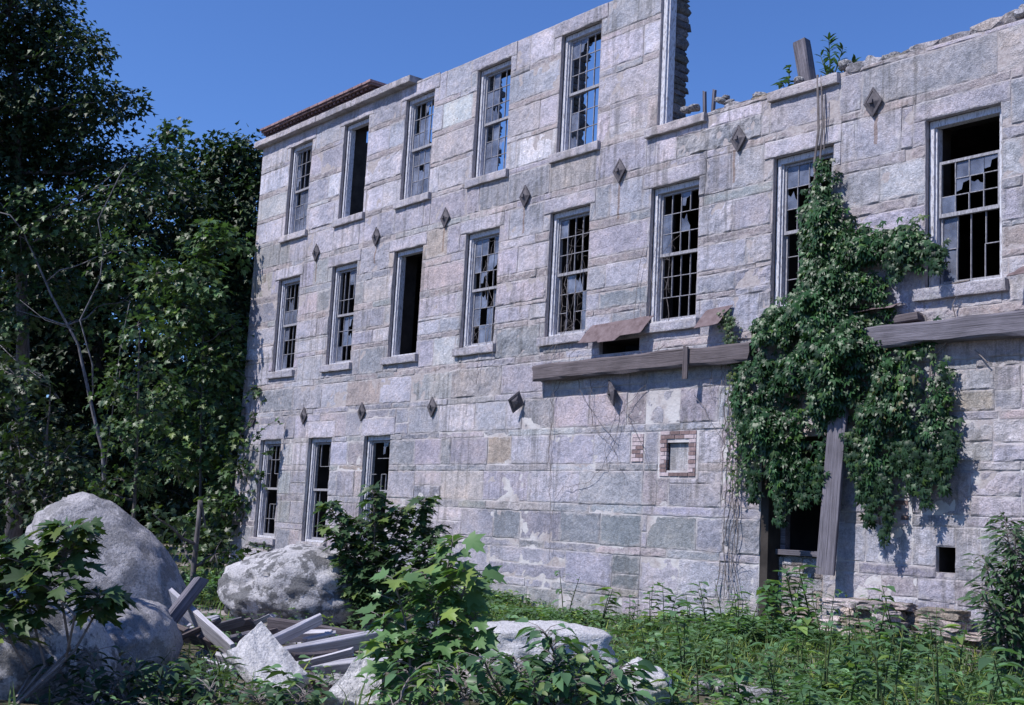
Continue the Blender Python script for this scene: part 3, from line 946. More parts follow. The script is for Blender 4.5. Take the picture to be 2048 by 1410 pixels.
# leaning and hanging boards, post on the wall top
pl = timber('hanging_plank', (17.44, -.20, 3.62), (17.31, -.33, .72), .055, .31, M['old_wood'], up=(0, 1, 0), seed=12, rag=.012)
tag(pl, 'long grey plank hanging upright below the beam beside the doorway', 'plank')
p = wall_at(1620, 148, .35); q = wall_at(1604, 84, .35)
t = timber('broken_post', (p[0] + .02, .38, 8.2), (q[0] - .02, .36, q[1]), .24, .2, M['old_wood'], up=(1, 0, 0), seed=13, rag=.05, seg=.08)
tag(t, 'broken grey timber stump standing up from the wall top', 'timber')
for k, (xx, yy) in enumerate(((1411, 186), (1425, 183))):
    p = wall_at(xx, 215, .3); q = wall_at(xx + (4 if k else -2), yy, .3)
    t = timber('wood_splinter', (p[0], .3, 8.3), (q[0], .3, q[1] + .02), .06, .05, M['old_wood'], up=(1, 0, 0), seed=20 + k, rag=.03, seg=.06)
    tag(t, 'small wood splinter stuck upright on the wall top right of the white jamb', 'wood', 'wood splinters on the wall top')

# ------------------------------------------------------------------ rocks
def rock_mesh(name, size, seed, mat, sub=5, rough=.22, planes=(), fine=.05, sq=0.0):
    bm = bmesh.new(); bmesh.ops.create_icosphere(bm, subdivisions=sub, radius=1)
    o3 = Vector((seed * 3.7, seed * 1.3, -seed * 2.1))
    for v in bm.verts:
        p = v.co.copy()
        if sq: 
            mx = max(abs(p.x), abs(p.y), abs(p.z)); p = p * (1 - sq) + (p / mx) * sq * .85
        k = 1 + rough * (noise.noise(p * 1.1 + o3) + .5 * noise.noise(p * 2.3 + o3)) + fine * (noise.noise(p * 5 + o3) + .6 * noise.noise(p * 11 + o3) + .35 * noise.noise(p * 23 + o3)) - fine * 1.4 * max(0, .12 - abs(noise.noise(p * 1.9 - o3))) * 5
        p = p * k
        for n_, d in planes:
            n_ = Vector(n_).normalized(); e = p.dot(n_) - d
            if e > 0: p = p - n_ * e * .93
        v.co = Vector((p.x * size[0], p.y * size[1], p.z * size[2]))
    me = bpy.data.meshes.new(name); bm.to_mesh(me); bm.free()
    me.materials.append(mat)
    me.polygons.foreach_set('use_smooth', np.ones(len(me.polygons), dtype=bool)); me.update()
    return me
def rock(name, label, loc, size, rot=(0, 0, 0), seed=1, mat=None, cat='boulder', group=None, **kw):
    o = bpy.data.objects.new(name, rock_mesh(name, size, seed, mat or M['boulder'], **kw)); COL.objects.link(o)
    o.location = loc; o.rotation_euler = rot
    return tag(o, label, cat, group)
CY_ = YAW           # turn so local x runs across the view, local y away from it
def rz(a=0): return (0, 0, YAW + a)
p = at(228, 1185, 15.0)
rock('boulder', 'tallest rounded grey boulder with dark lichen, at the left', p, (1.38, 1.0, .76), (0, .84, YAW), 4, rough=.11, fine=.045, planes=(((-.35, -.8, .5), .86), ((.3, -.75, .6), .88)))
p = at(610, 1192, 18.6)
rock('boulder', 'broad pale boulder dappled by leaf shade below the ground floor windows', (p.x, p.y, -.02), (1.33, 1.0, .72), rz(), 3, M['white_rock'], rough=.15, fine=.06)
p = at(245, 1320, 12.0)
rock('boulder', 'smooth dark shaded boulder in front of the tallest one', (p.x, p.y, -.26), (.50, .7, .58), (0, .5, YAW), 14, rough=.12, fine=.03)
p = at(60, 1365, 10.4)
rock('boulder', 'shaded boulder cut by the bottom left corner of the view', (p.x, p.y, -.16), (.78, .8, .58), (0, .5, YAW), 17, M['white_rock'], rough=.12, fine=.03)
p = at(1085, 1300, 13.2)
rock('boulder', 'low flat topped pale boulder behind the front leaves', (p.x, p.y, -.20), (.86, .7, .40), rz(.1), 21, M['slab_rock'], sq=.5, rough=.12)
p = at(1290, 1378, 10.8)
rock('boulder', 'angular white and grey stone at the bottom, right of the front leaves', (p.x, p.y, p.z), (.25, .22, .24), (.2, .5, YAW), 31, M['slab_rock'], sq=.4, rough=.2)
def slab(label, quad, thick, seed, name='stone_slab', n=18):
    """a flat stone: its broad face spanned by four corners, its thickness going away behind it"""
    q = [Vector(v) for v in quad]; nr = (q[1] - q[0]).cross(q[3] - q[0]).normalized()
    if nr.dot(Vector(F_)) < 0: nr = -nr
    bm = bmesh.new(); bmesh.ops.create_cube(bm, size=2); bmesh.ops.subdivide_edges(bm, edges=bm.edges[:], cuts=n, use_grid_fill=True)
    c = sum(q, Vector()) / 4
    for v in bm.verts:
        u, w, h = (v.co.x + 1) / 2, (v.co.y + 1) / 2, (v.co.z + 1) / 2
        e = Vector((seed, u * 3, w * 3 + h))
        p = q[0].lerp(q[1], u).lerp(q[3].lerp(q[2], u), w)
        edge = max(abs(v.co.x), abs(v.co.y)) ** 6
        p = c + (p - c) * (1 - .06 * edge * abs(v.co.z) ** 4 + .09 * noise.noise(e * .8) * edge + .04 * noise.noise(e * 2.3) * edge)
        p = p + nr * (h * thick + .030 * noise.noise(Vector((u * 2.5, w * 2.5, seed + h))) + .014 * noise.noise(Vector((u * 8, w * 8, seed + h * 2))))
        v.co = p - c
    bmesh.ops.recalc_face_normals(bm, faces=bm.faces[:])
    me = bpy.data.meshes.new(name); bm.to_mesh(me); bm.free(); me.materials.append(M['slab_rock'])
    o = bpy.data.objects.new(name, me); COL.objects.link(o); o.location = c
    return tag(o, label, 'slab')
slab('white tilted squarish stone slab leaning among the boards', (at(452, 1300, 10.5), at(522, 1240, 10.8), at(618, 1345, 10.5), at(548, 1404, 10.1)), .16, 5)
slab('pale pointed stone between the fallen boards and front saplings', (at(650, 1392, 10.3), at(712, 1312, 10.7), at(770, 1330, 10.7), at(760, 1415, 10.3)), .2, 9)
# loose stones
proto = [rock_mesh('loose_stone', (1, .9, .6), 40 + k, M['white_rock'], sub=3, sq=.45, rough=.25) for k in range(5)]
rr = np.random.default_rng(5)
def stones_at(spots, label, group):
    for k, (x, y, z, s) in enumerate(spots):
        o = bpy.data.objects.new('loose_stone', proto[k % 5]); COL.objects.link(o)
        o.location = (x, y, z); o.scale = (s, s, s * rr.uniform(.7, 1.1)); o.rotation_euler = (rr.uniform(-.3, .3), rr.uniform(-.3, .3), rr.uniform(0, 6))
        tag(o, label, 'stone', group)
spots = []
for x, y, s in ((1372, 218, .10), (1388, 214, .12), (1445, 200, .13), (1460, 203, .10), (1452, 192, .07), (1522, 192, .13), (1598, 160, .10), (1692, 128, .12), (1705, 130, .09), (1745, 122, .13), (1778, 115, .12), (1790, 110, .10), (1830, 102, .14), (1900, 88, .12), (1960, 72, .14), (1990, 56, .12)):
    x3, z3 = wall_at(x, y, .15); spots.append((x3, .15, max(z3 - .02, 8.40), s))
stones_at(spots, 'small pale loose stone lying on the broken wall top', 'loose stones on the wall top')
spots = []
for _ in range(46):
    px, py = rr.uniform(430, 1620), rr.uniform(1330, 1405)
    dep = 1.55 / ((py - 1046 - (px - 1024) * -.054) / FPX)
    q = at(px, py, dep); spots.append((q.x, q.y, ground_z(q.x, q.y) + .03, rr.uniform(.04, .13)))
for px, py in ((1290, 1330), (1310, 1325), (1330, 1335), (1275, 1345), (1250, 1340), (1400, 1330), (1440, 1325), (1510, 1342), (1600, 1395), (1180, 1400), (850, 1395), (870, 1385), (930, 1380), (730, 1395), (470, 1385), (420, 1375), (640, 1395), (690, 1400), (600, 1400), (780, 1390), (560, 1275), (640, 1268), (480, 1275)):
    dep = 1.55 / ((py - 1046 + (px - 1024) * .054) / FPX)
    q = at(px, py, dep); spots.append((q.x, q.y, ground_z(q.x, q.y) + .05, rr.uniform(.10, .2)))
stones_at(spots, 'pale broken stone lying on the ground among the weeds', 'broken stones on the ground')

# low rubble wall at the foot of the mill
rw = MB()
for x0, x1, y0, y1, zt, seed in ((17.5, 18.35, -.70, -.04, .34, 1), (18.85, 19.4, -.36, -.04, .36, 2)):
    z = -.45; rr2 = np.random.default_rng(seed)
    while z < zt:
        h = rr2.uniform(.08, .17)
        for yy in np.arange(y0 + .12, y1, .26):
            x = x0
            while x < x1:
                w = rr2.uniform(.13, .36)
                k = (zt - z) / 1.1
                if not (z > zt - .2 and rr2.random() < .3):
                    lump(rw, (x + w, yy + rr2.normal() * .03, z + h * .5), (w * .9, .17, h * .52), rr2.random() * 90, tuple(np.array(RC[rr2.integers(5)]) * np.array((1.2, 1.08, 1.0))), 2, .6)
                x += w * 1.7
        z += h
tag(rw.build('rubble_wall', M['rubble']), 'low ruined footing of flat stacked stones against the mill wall', 'wall')

# ------------------------------------------------------------------ fallen timber
def board(label, a, b_, w, t, mat, up=(0, 0, 1), seed=0, name='fallen_board', **kw):
    o = timber(name, a, b_, w, t, mat, up=up, seed=seed, **kw)
    return tag(o, label, 'board')
vw = tuple(-F_ * .6 + np.array([0, 0, .8]))
board('short thick grey timber propped up steeply beside the tallest boulder', at(322, 1262, 12.6), at(402, 1160, 12.9), .13, .13, M['old_wood'], seed=31, rag=.03, name='fallen_timber')
board('bleached plank sloping down to the right below the propped timber', at(345, 1195, 13.2), at(468, 1305, 12.2), .22, .05, M['pale_wood'], up=vw, seed=32)
board('dark brown timber lying behind the white slab', at(538, 1248, 13.9), at(735, 1275, 13.7), .14, .14, M['brown_wood'], seed=33, rag=.04, name='fallen_timber')
board('long white board lying level across the debris', at(560, 1312, 12.7), at(905, 1248, 13.9), .20, .06, M['pale_wood'], up=vw, seed=34)
board('lower white board with a grooved edge under the long one', at(590, 1345, 12.2), at(735, 1325, 12.6), .15, .07, M['pale_wood'], up=vw, seed=35)
board('thin short stick end pointing forward beside the slab', at(615, 1345, 11.9), at(640, 1372, 11.3), .07, .06, M['brown_wood'], seed=36)
board('narrow grey board end poking out left of the white slab', at(408, 1325, 12.1), at(470, 1345, 11.8), .13, .04, M['pale_wood'], up=vw, seed=37)
board('brown rotten plank under the bleached plank', at(300, 1240, 13.1), at(450, 1300, 12.6), .16, .06, M['brown_wood'], up=vw, seed=38)
board('grey weathered board with splintered end by the flat boulder', at(925, 1290, 12.8), at(1015, 1262, 13.2), .14, .05, M['old_wood'], up=vw, seed=39)

board('pale board end sticking up behind the long white board', at(690, 1300, 13.6), at(760, 1272, 13.9), .12, .05, M['pale_wood'], up=vw, seed=41)
board('grey split rail lying in the weeds below the grooved board', at(640, 1385, 11.3), at(800, 1362, 11.7), .10, .07, M['old_wood'], seed=42, rag=.04)
board('thin dark lath crossing under the bleached plank', at(330, 1290, 12.4), at(440, 1240, 12.9), .06, .03, M['brown_wood'], up=vw, seed=43)
board('short bleached board lying flat in front of the dark shaded boulder', at(355, 1365, 11.2), at(450, 1348, 11.6), .14, .04, M['pale_wood'], up=vw, seed=44)
rng = np.random.default_rng(500)
for k in range(22):
    x0_, y0_ = rng.uniform(330, 760), rng.uniform(1265, 1400); dp = 1.50 / ((y0_ - 1046 + (x0_ - 1024) * .054) / FPX); dp = min(dp, 14.5)
    q = at(x0_, y0_, dp); q.z = ground_z(q.x, q.y) + rng.uniform(.06, .22); an = YAW + rng.uniform(-1.0, 1.0); ln = rng.uniform(.35, .95)
    e = q + Vector((cos(an), sin(an), rng.uniform(-.08, .40))) * ln
    o = timber('splintered_board', q, e, rng.uniform(.07, .15), rng.uniform(.025, .05), (M['pale_wood'], M['old_wood'], M['pale_wood'], M['brown_wood'])[k % 4], up=vw, seed=60 + k, rag=.035, seg=.07)
    tag(o, 'short splintered board lying in the debris heap behind the front saplings', 'board', 'splintered boards in the debris heap')
# ------------------------------------------------------------------ trees
def limb(m, p0, p1, r0, r1, seed, bend=.12, seg=7, n=6):
    p0, p1 = Vector(p0), Vector(p1); L = (p1 - p0).length
    pts, rad = [], []
    for i in range(seg + 1):
        u = i / seg
        o = Vector([noise.noise(Vector((u * 2.2, seed + k * 9.1, k))) for k in range(3)]) * L * bend * sin(pi * min(u + .0, 1))
        pts.append(p0.lerp(p1, u) + o); rad.append(r0 + (r1 - r0) * u)
    m.tube(pts, rad, n)
    return pts
def spray_leaves(rng, centers, outs, n_each, srad, size, base, var=.3, yellow=.08, droop=.5, flat=.25, dead=0.0):
    n = len(centers) * n_each
    c = np.repeat(np.array(centers), n_each, axis=0); o = np.repeat(np.array(outs), n_each, axis=0)
    ang = rng.random(n) * 2 * pi; rad = np.sqrt(rng.random(n)) * srad
    up = nrm(np.array([0, 0, .75])[None] - .55 * np.array(LDIR)[None] + .45 * o + .25 * np.repeat(rng.normal(size=(len(centers), 3)), n_each, axis=0))
    a = nrm(np.cross(up, np.array([.3, .9, .1])[None] + 0 * up)); b_ = np.cross(up, a)
    rd = a * np.cos(ang)[:, None] + b_ * np.sin(ang)[:, None]
    P = c + rd * rad[:, None] + up * (rng.normal(size=(n, 1)) * srad * flat)
    P[:, 2] -= (rad / srad) ** 2 * srad * .25
    D = rd + .6 * o + rng.normal(size=(n, 3)) * .45; D[:, 2] -= droop * (0.4 + rng.random(n))
    N = up + rng.normal(size=(n, 3)) * .38
    S = size * (.65 + .6 * rng.random(n))
    # each spray a tone of its own
    tone = np.repeat(1 + .22 * rng.normal(size=len(centers)), n_each).clip(.5, 1.6)
    C = leaf_cols(rng, n, base, var, yellow, dead) * tone[:, None]
    return P, D, N, S, C
def clump_points(rng, cen, r, n, sq=.8):
    d = rng.normal(size=(n, 3)); d = nrm(d)
    k = (.35 + .65 * rng.random(n) ** .5)
    return np.array(cen)[None] + d * k[:, None] * r * np.array([1, 1, sq])[None], d
def tree(name, label, base, trunk, r0, clumps, seed, leaf, tmpl, col, bark, lmat, sprays=26, per=16, cat='tree', group=None, srad=.55, yellow=.08, limbs=True, trunk_name='trunk', crown_name='crown'):
    """trunk: path of points from the ground up; clumps: (center, radius)"""
    rng = np.random.default_rng(seed)
    t = empty(name, tuple(base)); tag(t, label, cat, group)
    m = MB(); tp = [Vector(base) + Vector((0, 0, -.1))] + [Vector(p) for p in trunk]
    # smooth the trunk path
    pts, rad = [], []
    nseg = len(tp) - 1
    for i in range(nseg):
        for j in range(5):
            u = j / 5; q = tp[i].lerp(tp[i + 1], u)
            w = (i + u) / nseg
            q = q + Vector((noise.noise(Vector((w * 5, seed, 1))), noise.noise(Vector((w * 5, seed, 7))), 0)) * r0 * .8
            pts.append(q); rad.append(r0 * (1 - .78 * w))
    pts.append(tp[-1]); rad.append(r0 * .2)
    m.tube(pts, rad, 8)
    cs, os_ = [], []
    for k, (c, r) in enumerate(clumps):
        c = Vector(c)
        if limbs:
            best = min(range(len(pts)), key=lambda i: (pts[i] - c).length + 1.1 * max(0, pts[i].z - (c.z - r * .4)))
            limb(m, pts[best], c, min(rad[best] * .7, .03 + r * .05), .012, seed + k * 3.1)
        P, d = clump_points(rng, c, r, max(6, int(sprays * (r / 1.3) ** 2)))
        for i in range(0, len(P), 3):
            m.tube([c, c.lerp(Vector(P[i]), .55) + Vector((0, 0, .06 * r)), Vector(P[i])], [.014, .009, .005], 4, cap=False)
        cs.append(P); os_.append(d)
    m.build(trunk_name, bark, t, smooth=True)
    cs = np.concatenate(cs); os_ = np.concatenate(os_)
    P, D, N, S, C = spray_leaves(rng, cs, os_, per, srad, leaf, col, yellow=yellow)
    link(crown_name, leaves_mesh(crown_name, P, D, N, S, C, tmpl, lmat), t)
    return t
def cl(lst, depth, rng=None):
    out = []
    for x, y, r, *dd in lst:
        d = depth + (dd[0] if dd else 0)
        out.append((tuple(at(x, y, d)), r * d / FPX))
    return out
def gnd(x, y): return Vector((x, y, ground_z(x, y)))
def foot(px, depth):
    q = at(px, 1000, depth); return gnd(q.x, q.y)
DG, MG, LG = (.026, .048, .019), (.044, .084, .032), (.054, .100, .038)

# tall dark tree at the far left
cA = cl([(20, 20, 120), (85, 90, 75, 1), (150, 90, 50, -1), (185, 95, 28), (50, 190, 105), (135, 190, 75, 1), (215, 200, 48, -1), (262, 208, 26), (170, 262, 60), (60, 300, 110, 1), (-60, 120, 140), (-40, 260, 130), (160, 330, 80, 1), (260, 330, 62), (20, 420, 120), (-70, 420, 140), (-20, -70, 110), (110, 0, 30, 1)], 37)
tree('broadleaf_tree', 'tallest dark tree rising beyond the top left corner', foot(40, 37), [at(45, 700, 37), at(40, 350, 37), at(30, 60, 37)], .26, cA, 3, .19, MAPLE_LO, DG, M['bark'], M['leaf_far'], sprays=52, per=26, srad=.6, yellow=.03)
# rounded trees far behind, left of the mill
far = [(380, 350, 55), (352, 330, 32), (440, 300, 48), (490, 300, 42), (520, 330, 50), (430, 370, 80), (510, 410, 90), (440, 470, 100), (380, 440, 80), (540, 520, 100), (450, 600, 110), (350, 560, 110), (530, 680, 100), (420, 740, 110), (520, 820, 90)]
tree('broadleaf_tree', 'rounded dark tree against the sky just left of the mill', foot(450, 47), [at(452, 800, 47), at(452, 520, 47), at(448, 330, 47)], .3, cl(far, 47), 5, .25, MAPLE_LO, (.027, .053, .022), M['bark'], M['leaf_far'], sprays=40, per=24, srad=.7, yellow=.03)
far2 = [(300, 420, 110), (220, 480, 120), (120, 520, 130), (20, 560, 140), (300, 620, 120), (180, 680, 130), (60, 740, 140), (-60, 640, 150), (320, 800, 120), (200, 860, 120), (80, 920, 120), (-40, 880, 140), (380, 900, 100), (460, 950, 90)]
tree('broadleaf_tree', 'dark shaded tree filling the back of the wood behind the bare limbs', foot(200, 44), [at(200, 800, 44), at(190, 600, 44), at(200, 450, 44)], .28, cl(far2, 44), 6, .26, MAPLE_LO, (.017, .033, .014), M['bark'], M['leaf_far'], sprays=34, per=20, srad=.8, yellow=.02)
# leaning pale-limbed tree
cC = cl([(300, 330, 42), (345, 262, 22), (335, 300, 28), (280, 380, 60), (200, 420, 65), (120, 430, 70), (40, 470, 75), (230, 500, 70, -1), (110, 560, 70, 1), (30, 620, 70), (150, 640, 55, 1), (250, 600, 60, 1), (60, 400, 60)], 36)
tC = tree('leaning_tree', 'leaning tree with thin grey bare curved limbs at the left', foot(222, 35.5), [at(205, 900, 35.5), at(180, 800, 35.5), at(158, 690, 35.5), at(102, 590, 35.5), at(45, 460, 35.5), at(0, 405, 35.5)], .065, cC, 8, .18, MAPLE, MG, M['pale_bark'], M['leaf'], sprays=34, per=17, srad=.55, yellow=.04)
m = MB()
for path, r in (([(186, 790), (185, 730), (160, 640), (200, 560), (207, 500), (196, 440), (240, 350), (252, 330)], .05), ([(45, 460), (20, 430), (-20, 420)], .04), ([(120, 800), (85, 750), (45, 735), (0, 690)], .035), ([(118, 805), (100, 770), (60, 742)], .03), ([(212, 930), (240, 700), (260, 600)], .03), ([(150, 660), (90, 640), (40, 600)], .02)):
    pts = [at(x, y, 34.6) for x, y in path]
    m.tube(pts, [.55 * r * (1 - .6 * i / len(pts)) for i in range(len(pts))], 6)
m.build('limb', M['pale_bark'], tC, smooth=True)
rng = np.random.default_rng(400)
n = 26000
a_ = rng.uniform(-260, 600, n); b_ = 1090 - (rng.random(n) ** .8) * (470 + 120 * np.sin(a_ / 70.) + 60 * np.sin(a_ / 23.)); dd = rng.uniform(52, 62, n)
P = CAM[None] + (F_[None] + R_[None] * ((a_ - 1024) / FPX)[:, None] + U_[None] * ((705 - b_) / FPX)[:, None]) * dd[:, None]
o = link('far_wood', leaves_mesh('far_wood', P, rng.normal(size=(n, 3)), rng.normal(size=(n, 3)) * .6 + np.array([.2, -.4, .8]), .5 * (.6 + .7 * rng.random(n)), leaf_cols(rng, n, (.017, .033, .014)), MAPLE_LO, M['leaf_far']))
tag(o, 'dark mass of far woodland behind the trees at the left', 'woodland', kind='stuff')
# maple saplings in front of the wood
def many(lst, depth, seed, jit=14):
    rng = np.random.default_rng(seed); out = []
    for x, y, r, *dd in lst: out.append((x + rng.normal() * jit, y + rng.normal() * jit, r, (dd[0] if dd else 0) + rng.normal() * .4))
    return cl(out, depth)
sap = [
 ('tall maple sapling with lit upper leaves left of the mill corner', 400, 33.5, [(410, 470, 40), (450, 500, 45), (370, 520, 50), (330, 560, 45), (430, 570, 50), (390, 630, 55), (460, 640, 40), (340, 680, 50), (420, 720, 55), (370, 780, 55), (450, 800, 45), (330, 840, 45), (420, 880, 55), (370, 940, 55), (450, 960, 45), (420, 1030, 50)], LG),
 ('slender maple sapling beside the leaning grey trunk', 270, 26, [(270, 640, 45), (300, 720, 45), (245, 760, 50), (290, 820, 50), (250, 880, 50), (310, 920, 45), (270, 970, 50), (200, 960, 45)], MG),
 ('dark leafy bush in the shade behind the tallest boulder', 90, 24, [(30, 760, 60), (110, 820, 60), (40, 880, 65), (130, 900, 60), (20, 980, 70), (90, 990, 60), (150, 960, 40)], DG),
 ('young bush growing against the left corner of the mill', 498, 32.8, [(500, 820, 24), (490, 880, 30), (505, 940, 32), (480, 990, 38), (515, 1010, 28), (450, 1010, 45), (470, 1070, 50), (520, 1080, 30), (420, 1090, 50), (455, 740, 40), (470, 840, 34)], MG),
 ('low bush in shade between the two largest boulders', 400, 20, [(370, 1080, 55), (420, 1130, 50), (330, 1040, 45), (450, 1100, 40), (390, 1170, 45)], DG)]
for k, (lab, px, dep, cl_, colr) in enumerate(sap):
    ymin = min(c[1] for c in cl_)
    big = k in (0, 1)
    tree('maple_sapling' if big else 'leafy_bush', lab, foot(px, dep), [at(px, 1000, dep), at(px + 5, (ymin + 1000) / 2, dep), at(px + 10, ymin + 15, dep)], .05, many(cl_, dep, k), 30 + k, .135 * dep / 26, MAPLE, colr, M['bark'], M['leaf'], sprays=90, per=11, srad=.36, cat='sapling' if big else 'bush', yellow=.12, crown_name='crown' if big else 'foliage', trunk_name='trunk' if big else 'stem')
for k, (px, dep, cl_) in enumerate(((60, 40, [(0, 880, 90), (90, 940, 80), (-60, 960, 90), (60, 1010, 70), (150, 900, 60), (-20, 780, 90)]), (250, 39, [(200, 900, 80), (290, 940, 80), (240, 1010, 70), (330, 880, 70), (160, 980, 60)]), (420, 38, [(400, 900, 80), (470, 960, 70), (380, 1000, 70), (440, 1030, 60), (480, 860, 60)]), (-40, 30, [(-60, 760, 110), (-30, 880, 100), (-80, 980, 100)]))):
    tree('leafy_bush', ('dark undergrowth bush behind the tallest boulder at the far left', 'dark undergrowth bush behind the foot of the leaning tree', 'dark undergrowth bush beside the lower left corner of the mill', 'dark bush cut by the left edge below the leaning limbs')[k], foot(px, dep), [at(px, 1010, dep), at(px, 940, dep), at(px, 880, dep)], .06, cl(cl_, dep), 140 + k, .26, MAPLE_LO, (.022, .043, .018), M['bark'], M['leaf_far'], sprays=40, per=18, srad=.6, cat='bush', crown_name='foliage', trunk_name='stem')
# thin twigs reaching over the corner stones
rng = np.random.default_rng(77)
m = MB(); Pp, Dd = [], []
for a, b_ in (((500, 880), (560, 835)), ((500, 900), (545, 905)), ((490, 860), (530, 800)), ((500, 940), (520, 950)), ((480, 930), (540, 985)), ((490, 1090), (555, 1085)), ((470, 1110), (560, 1100))):
    p, q = at(*a, 31), at(*b_, 31)
    pts = limb(m, p, q, .012, .004, a[0] + b_[1], .1, 6, 4)
    for i in range(14):
        u = rng.random() ** .7; Pp.append(p.lerp(q, u) + Vector(rng.normal(size=3) * .05)); Dd.append((q - p).normalized() + Vector(rng.normal(size=3) * .7))
tw = empty('overhanging_twigs', tuple(foot(505, 31))); tag(tw, 'thin leafy twigs reaching across the lower left corner stones', 'twigs')
m.build('stem', M['twig'], tw)
n = len(Pp)
link('foliage', leaves_mesh('foliage', np.array(Pp), np.array(Dd), rng.normal(size=(n, 3)) * .4 + np.array([.2, -.5, .9]), .13 * (.6 + .6 * rng.random(n)), leaf_cols(rng, n, MG), MAPLE, M['leaf']), tw)

# ------------------------------------------------------------------ saplings and plants near the camera
def sapling(name, label, px, depth, stems, seed, leaf, col, tmpl=MAPLE, per=5, umin=.12, cat='sapling', yellow=.15, group=None, drop=0.6):
    """stems: list of px paths; leaves stand in pairs and whorls along the stems on short stalks"""
    rng = np.random.default_rng(seed); b0 = foot(px, depth)
    t = empty(name, tuple(b0)); tag(t, label, cat, group)
    m = MB(); P, D, N = [], [], []
    for path in stems:
        pts = [b0] + [at(x, y, depth + (d[0] if d else rng.normal() * .12)) for x, y, *d in path]
        L = sum((pts[i + 1] - pts[i]).length for i in range(len(pts) - 1))
        m.tube(pts, [.014 * (1 - .65 * i / len(pts)) for i in range(len(pts))], 5)
        nn = max(5, int(L / .085))
        for i in range(nn):
            u = umin + (1 - umin) * i / (nn - 1); s = u * (len(pts) - 1); j = min(int(s), len(pts) - 2)
            q = pts[j].lerp(pts[j + 1], s - j)
            for k in range(per if u < .97 else per + 2):
                a = rng.random() * 2 * pi; ln = (.05 + .20 * rng.random()) * (1.15 - .5 * u)
                d = Vector((cos(a), sin(a), .25 + .3 * rng.random())); e = q + d * ln
                m.tube([q, q.lerp(e, .5) + Vector((0, 0, .015)), e], .0035, 3, cap=False)
                P.append(e); D.append(d + Vector((0, 0, -drop * (.5 + rng.random())))); N.append(Vector((0, 0, .55)) - LDIR * .8 + Vector(rng.normal(size=3) * .42) + d * .2)
    n = len(P)
    m.build('stem', M['twig'], t)
    link('foliage', leaves_mesh('foliage', np.array(P), np.array(D), np.array(N), leaf * (.55 + .7 * rng.random(n)), leaf_cols(rng, n, col, .22, yellow), tmpl, M['leaf'], True), t)
    return t
sapling('maple_sapling', 'bushy maple sapling in front of the third ground floor window', 745, 18.0,
        [[(745, 1150), (750, 1050), (745, 980)], [(700, 1130), (690, 1060), (655, 1010)], [(790, 1130), (830, 1050), (850, 1000)], [(740, 1160), (700, 1100), (660, 1060)], [(800, 1180), (840, 1110), (870, 1060)], [(760, 1120), (790, 1060), (800, 1020)], [(720, 1160), (730, 1100), (715, 1040)], [(790, 1200), (850, 1160), (865, 1120)], [(745, 1200), (760, 1150), (800, 1090)], [(720, 1200), (700, 1170), (690, 1130)]], 51, .17, (.048, .092, .038), per=6)
sapling('maple_sapling', 'nearest maple sapling with large lit leaves in front of the white board', 850, 10.2,
        [[(860, 1300), (885, 1190), (905, 1085)], [(820, 1320), (810, 1240), (790, 1165)], [(890, 1300), (920, 1210), (935, 1150)], [(880, 1330), (870, 1240), (850, 1150)], [(800, 1340), (775, 1290), (765, 1240)], [(900, 1340), (935, 1290), (945, 1240)], [(840, 1370), (825, 1330), (800, 1300)]], 52, .17, (.10, .185, .07), per=4)
sapling('broadleaf_weed', 'cluster of broad dark leaves at the bottom middle over the flat boulder', 1080, 9.6,
        [[(1050, 1380), (1040, 1345), (1030, 1320)], [(1100, 1360), (1110, 1310), (1090, 1265)], [(1140, 1380), (1160, 1340), (1170, 1310)], [(1000, 1385), (980, 1350), (970, 1325)], [(1190, 1395), (1215, 1360), (1235, 1340)], [(1080, 1400), (1070, 1370), (1060, 1350)], [(1150, 1410), (1130, 1385), (1120, 1360)], [(1010, 1410), (1000, 1390), (990, 1370)], [(1220, 1410), (1230, 1390), (1240, 1370)]], 53, .16, (.075, .15, .07), OVATE, per=5, cat='weed', yellow=.06)
sapling('broadleaf_weed', 'leafy weeds at the bottom left of the middle, before the pale pointed stone', 760, 9.4,
        [[(800, 1400), (810, 1370), (830, 1340)], [(850, 1410), (870, 1380), (880, 1350)], [(930, 1400), (920, 1370), (915, 1340)]], 54, .14, (.08, .155, .068), OVATE, per=4, cat='weed', yellow=.08)
sapling('maple_sapling', 'leaning maple branch with big leaves at the left edge before the tallest boulder', 60, 9.4,
        [[(130, 1330), (150, 1230), (60, 1140), (20, 1090)], [(140, 1300), (120, 1180), (130, 1100), (145, 1060)], [(90, 1330), (60, 1220), (10, 1150)], [(150, 1300), (190, 1230), (200, 1190)], [(60, 1350), (20, 1280), (-20, 1200)]], 55, .17, (.052, .095, .034), per=4, umin=.62, yellow=.18)
sapling('broadleaf_weed', 'dark leafy weeds at the bottom left in front of the shaded boulder', 240, 9.5,
        [[(200, 1400), (190, 1350), (180, 1310)], [(250, 1400), (260, 1360), (275, 1330)], [(300, 1410), (320, 1370), (335, 1340)], [(160, 1410), (140, 1370), (120, 1340)], [(350, 1410), (370, 1385), (385, 1370)], [(220, 1410), (225, 1385), (230, 1370)]], 57, .13, (.030, .060, .028), OVATE, per=6, cat='weed', yellow=.05)
sapling('broadleaf_weed', 'sparse trailing weeds at the bottom edge below the slab and boards', 480, 9.3,
        [[(440, 1410), (430, 1395), (420, 1380)], [(520, 1412), (515, 1400), (500, 1390)], [(590, 1412), (600, 1400), (610, 1390)], [(400, 1412), (395, 1400), (390, 1385)]], 58, .11, (.055, .105, .048), OVATE, per=5, cat='weed', yellow=.12)
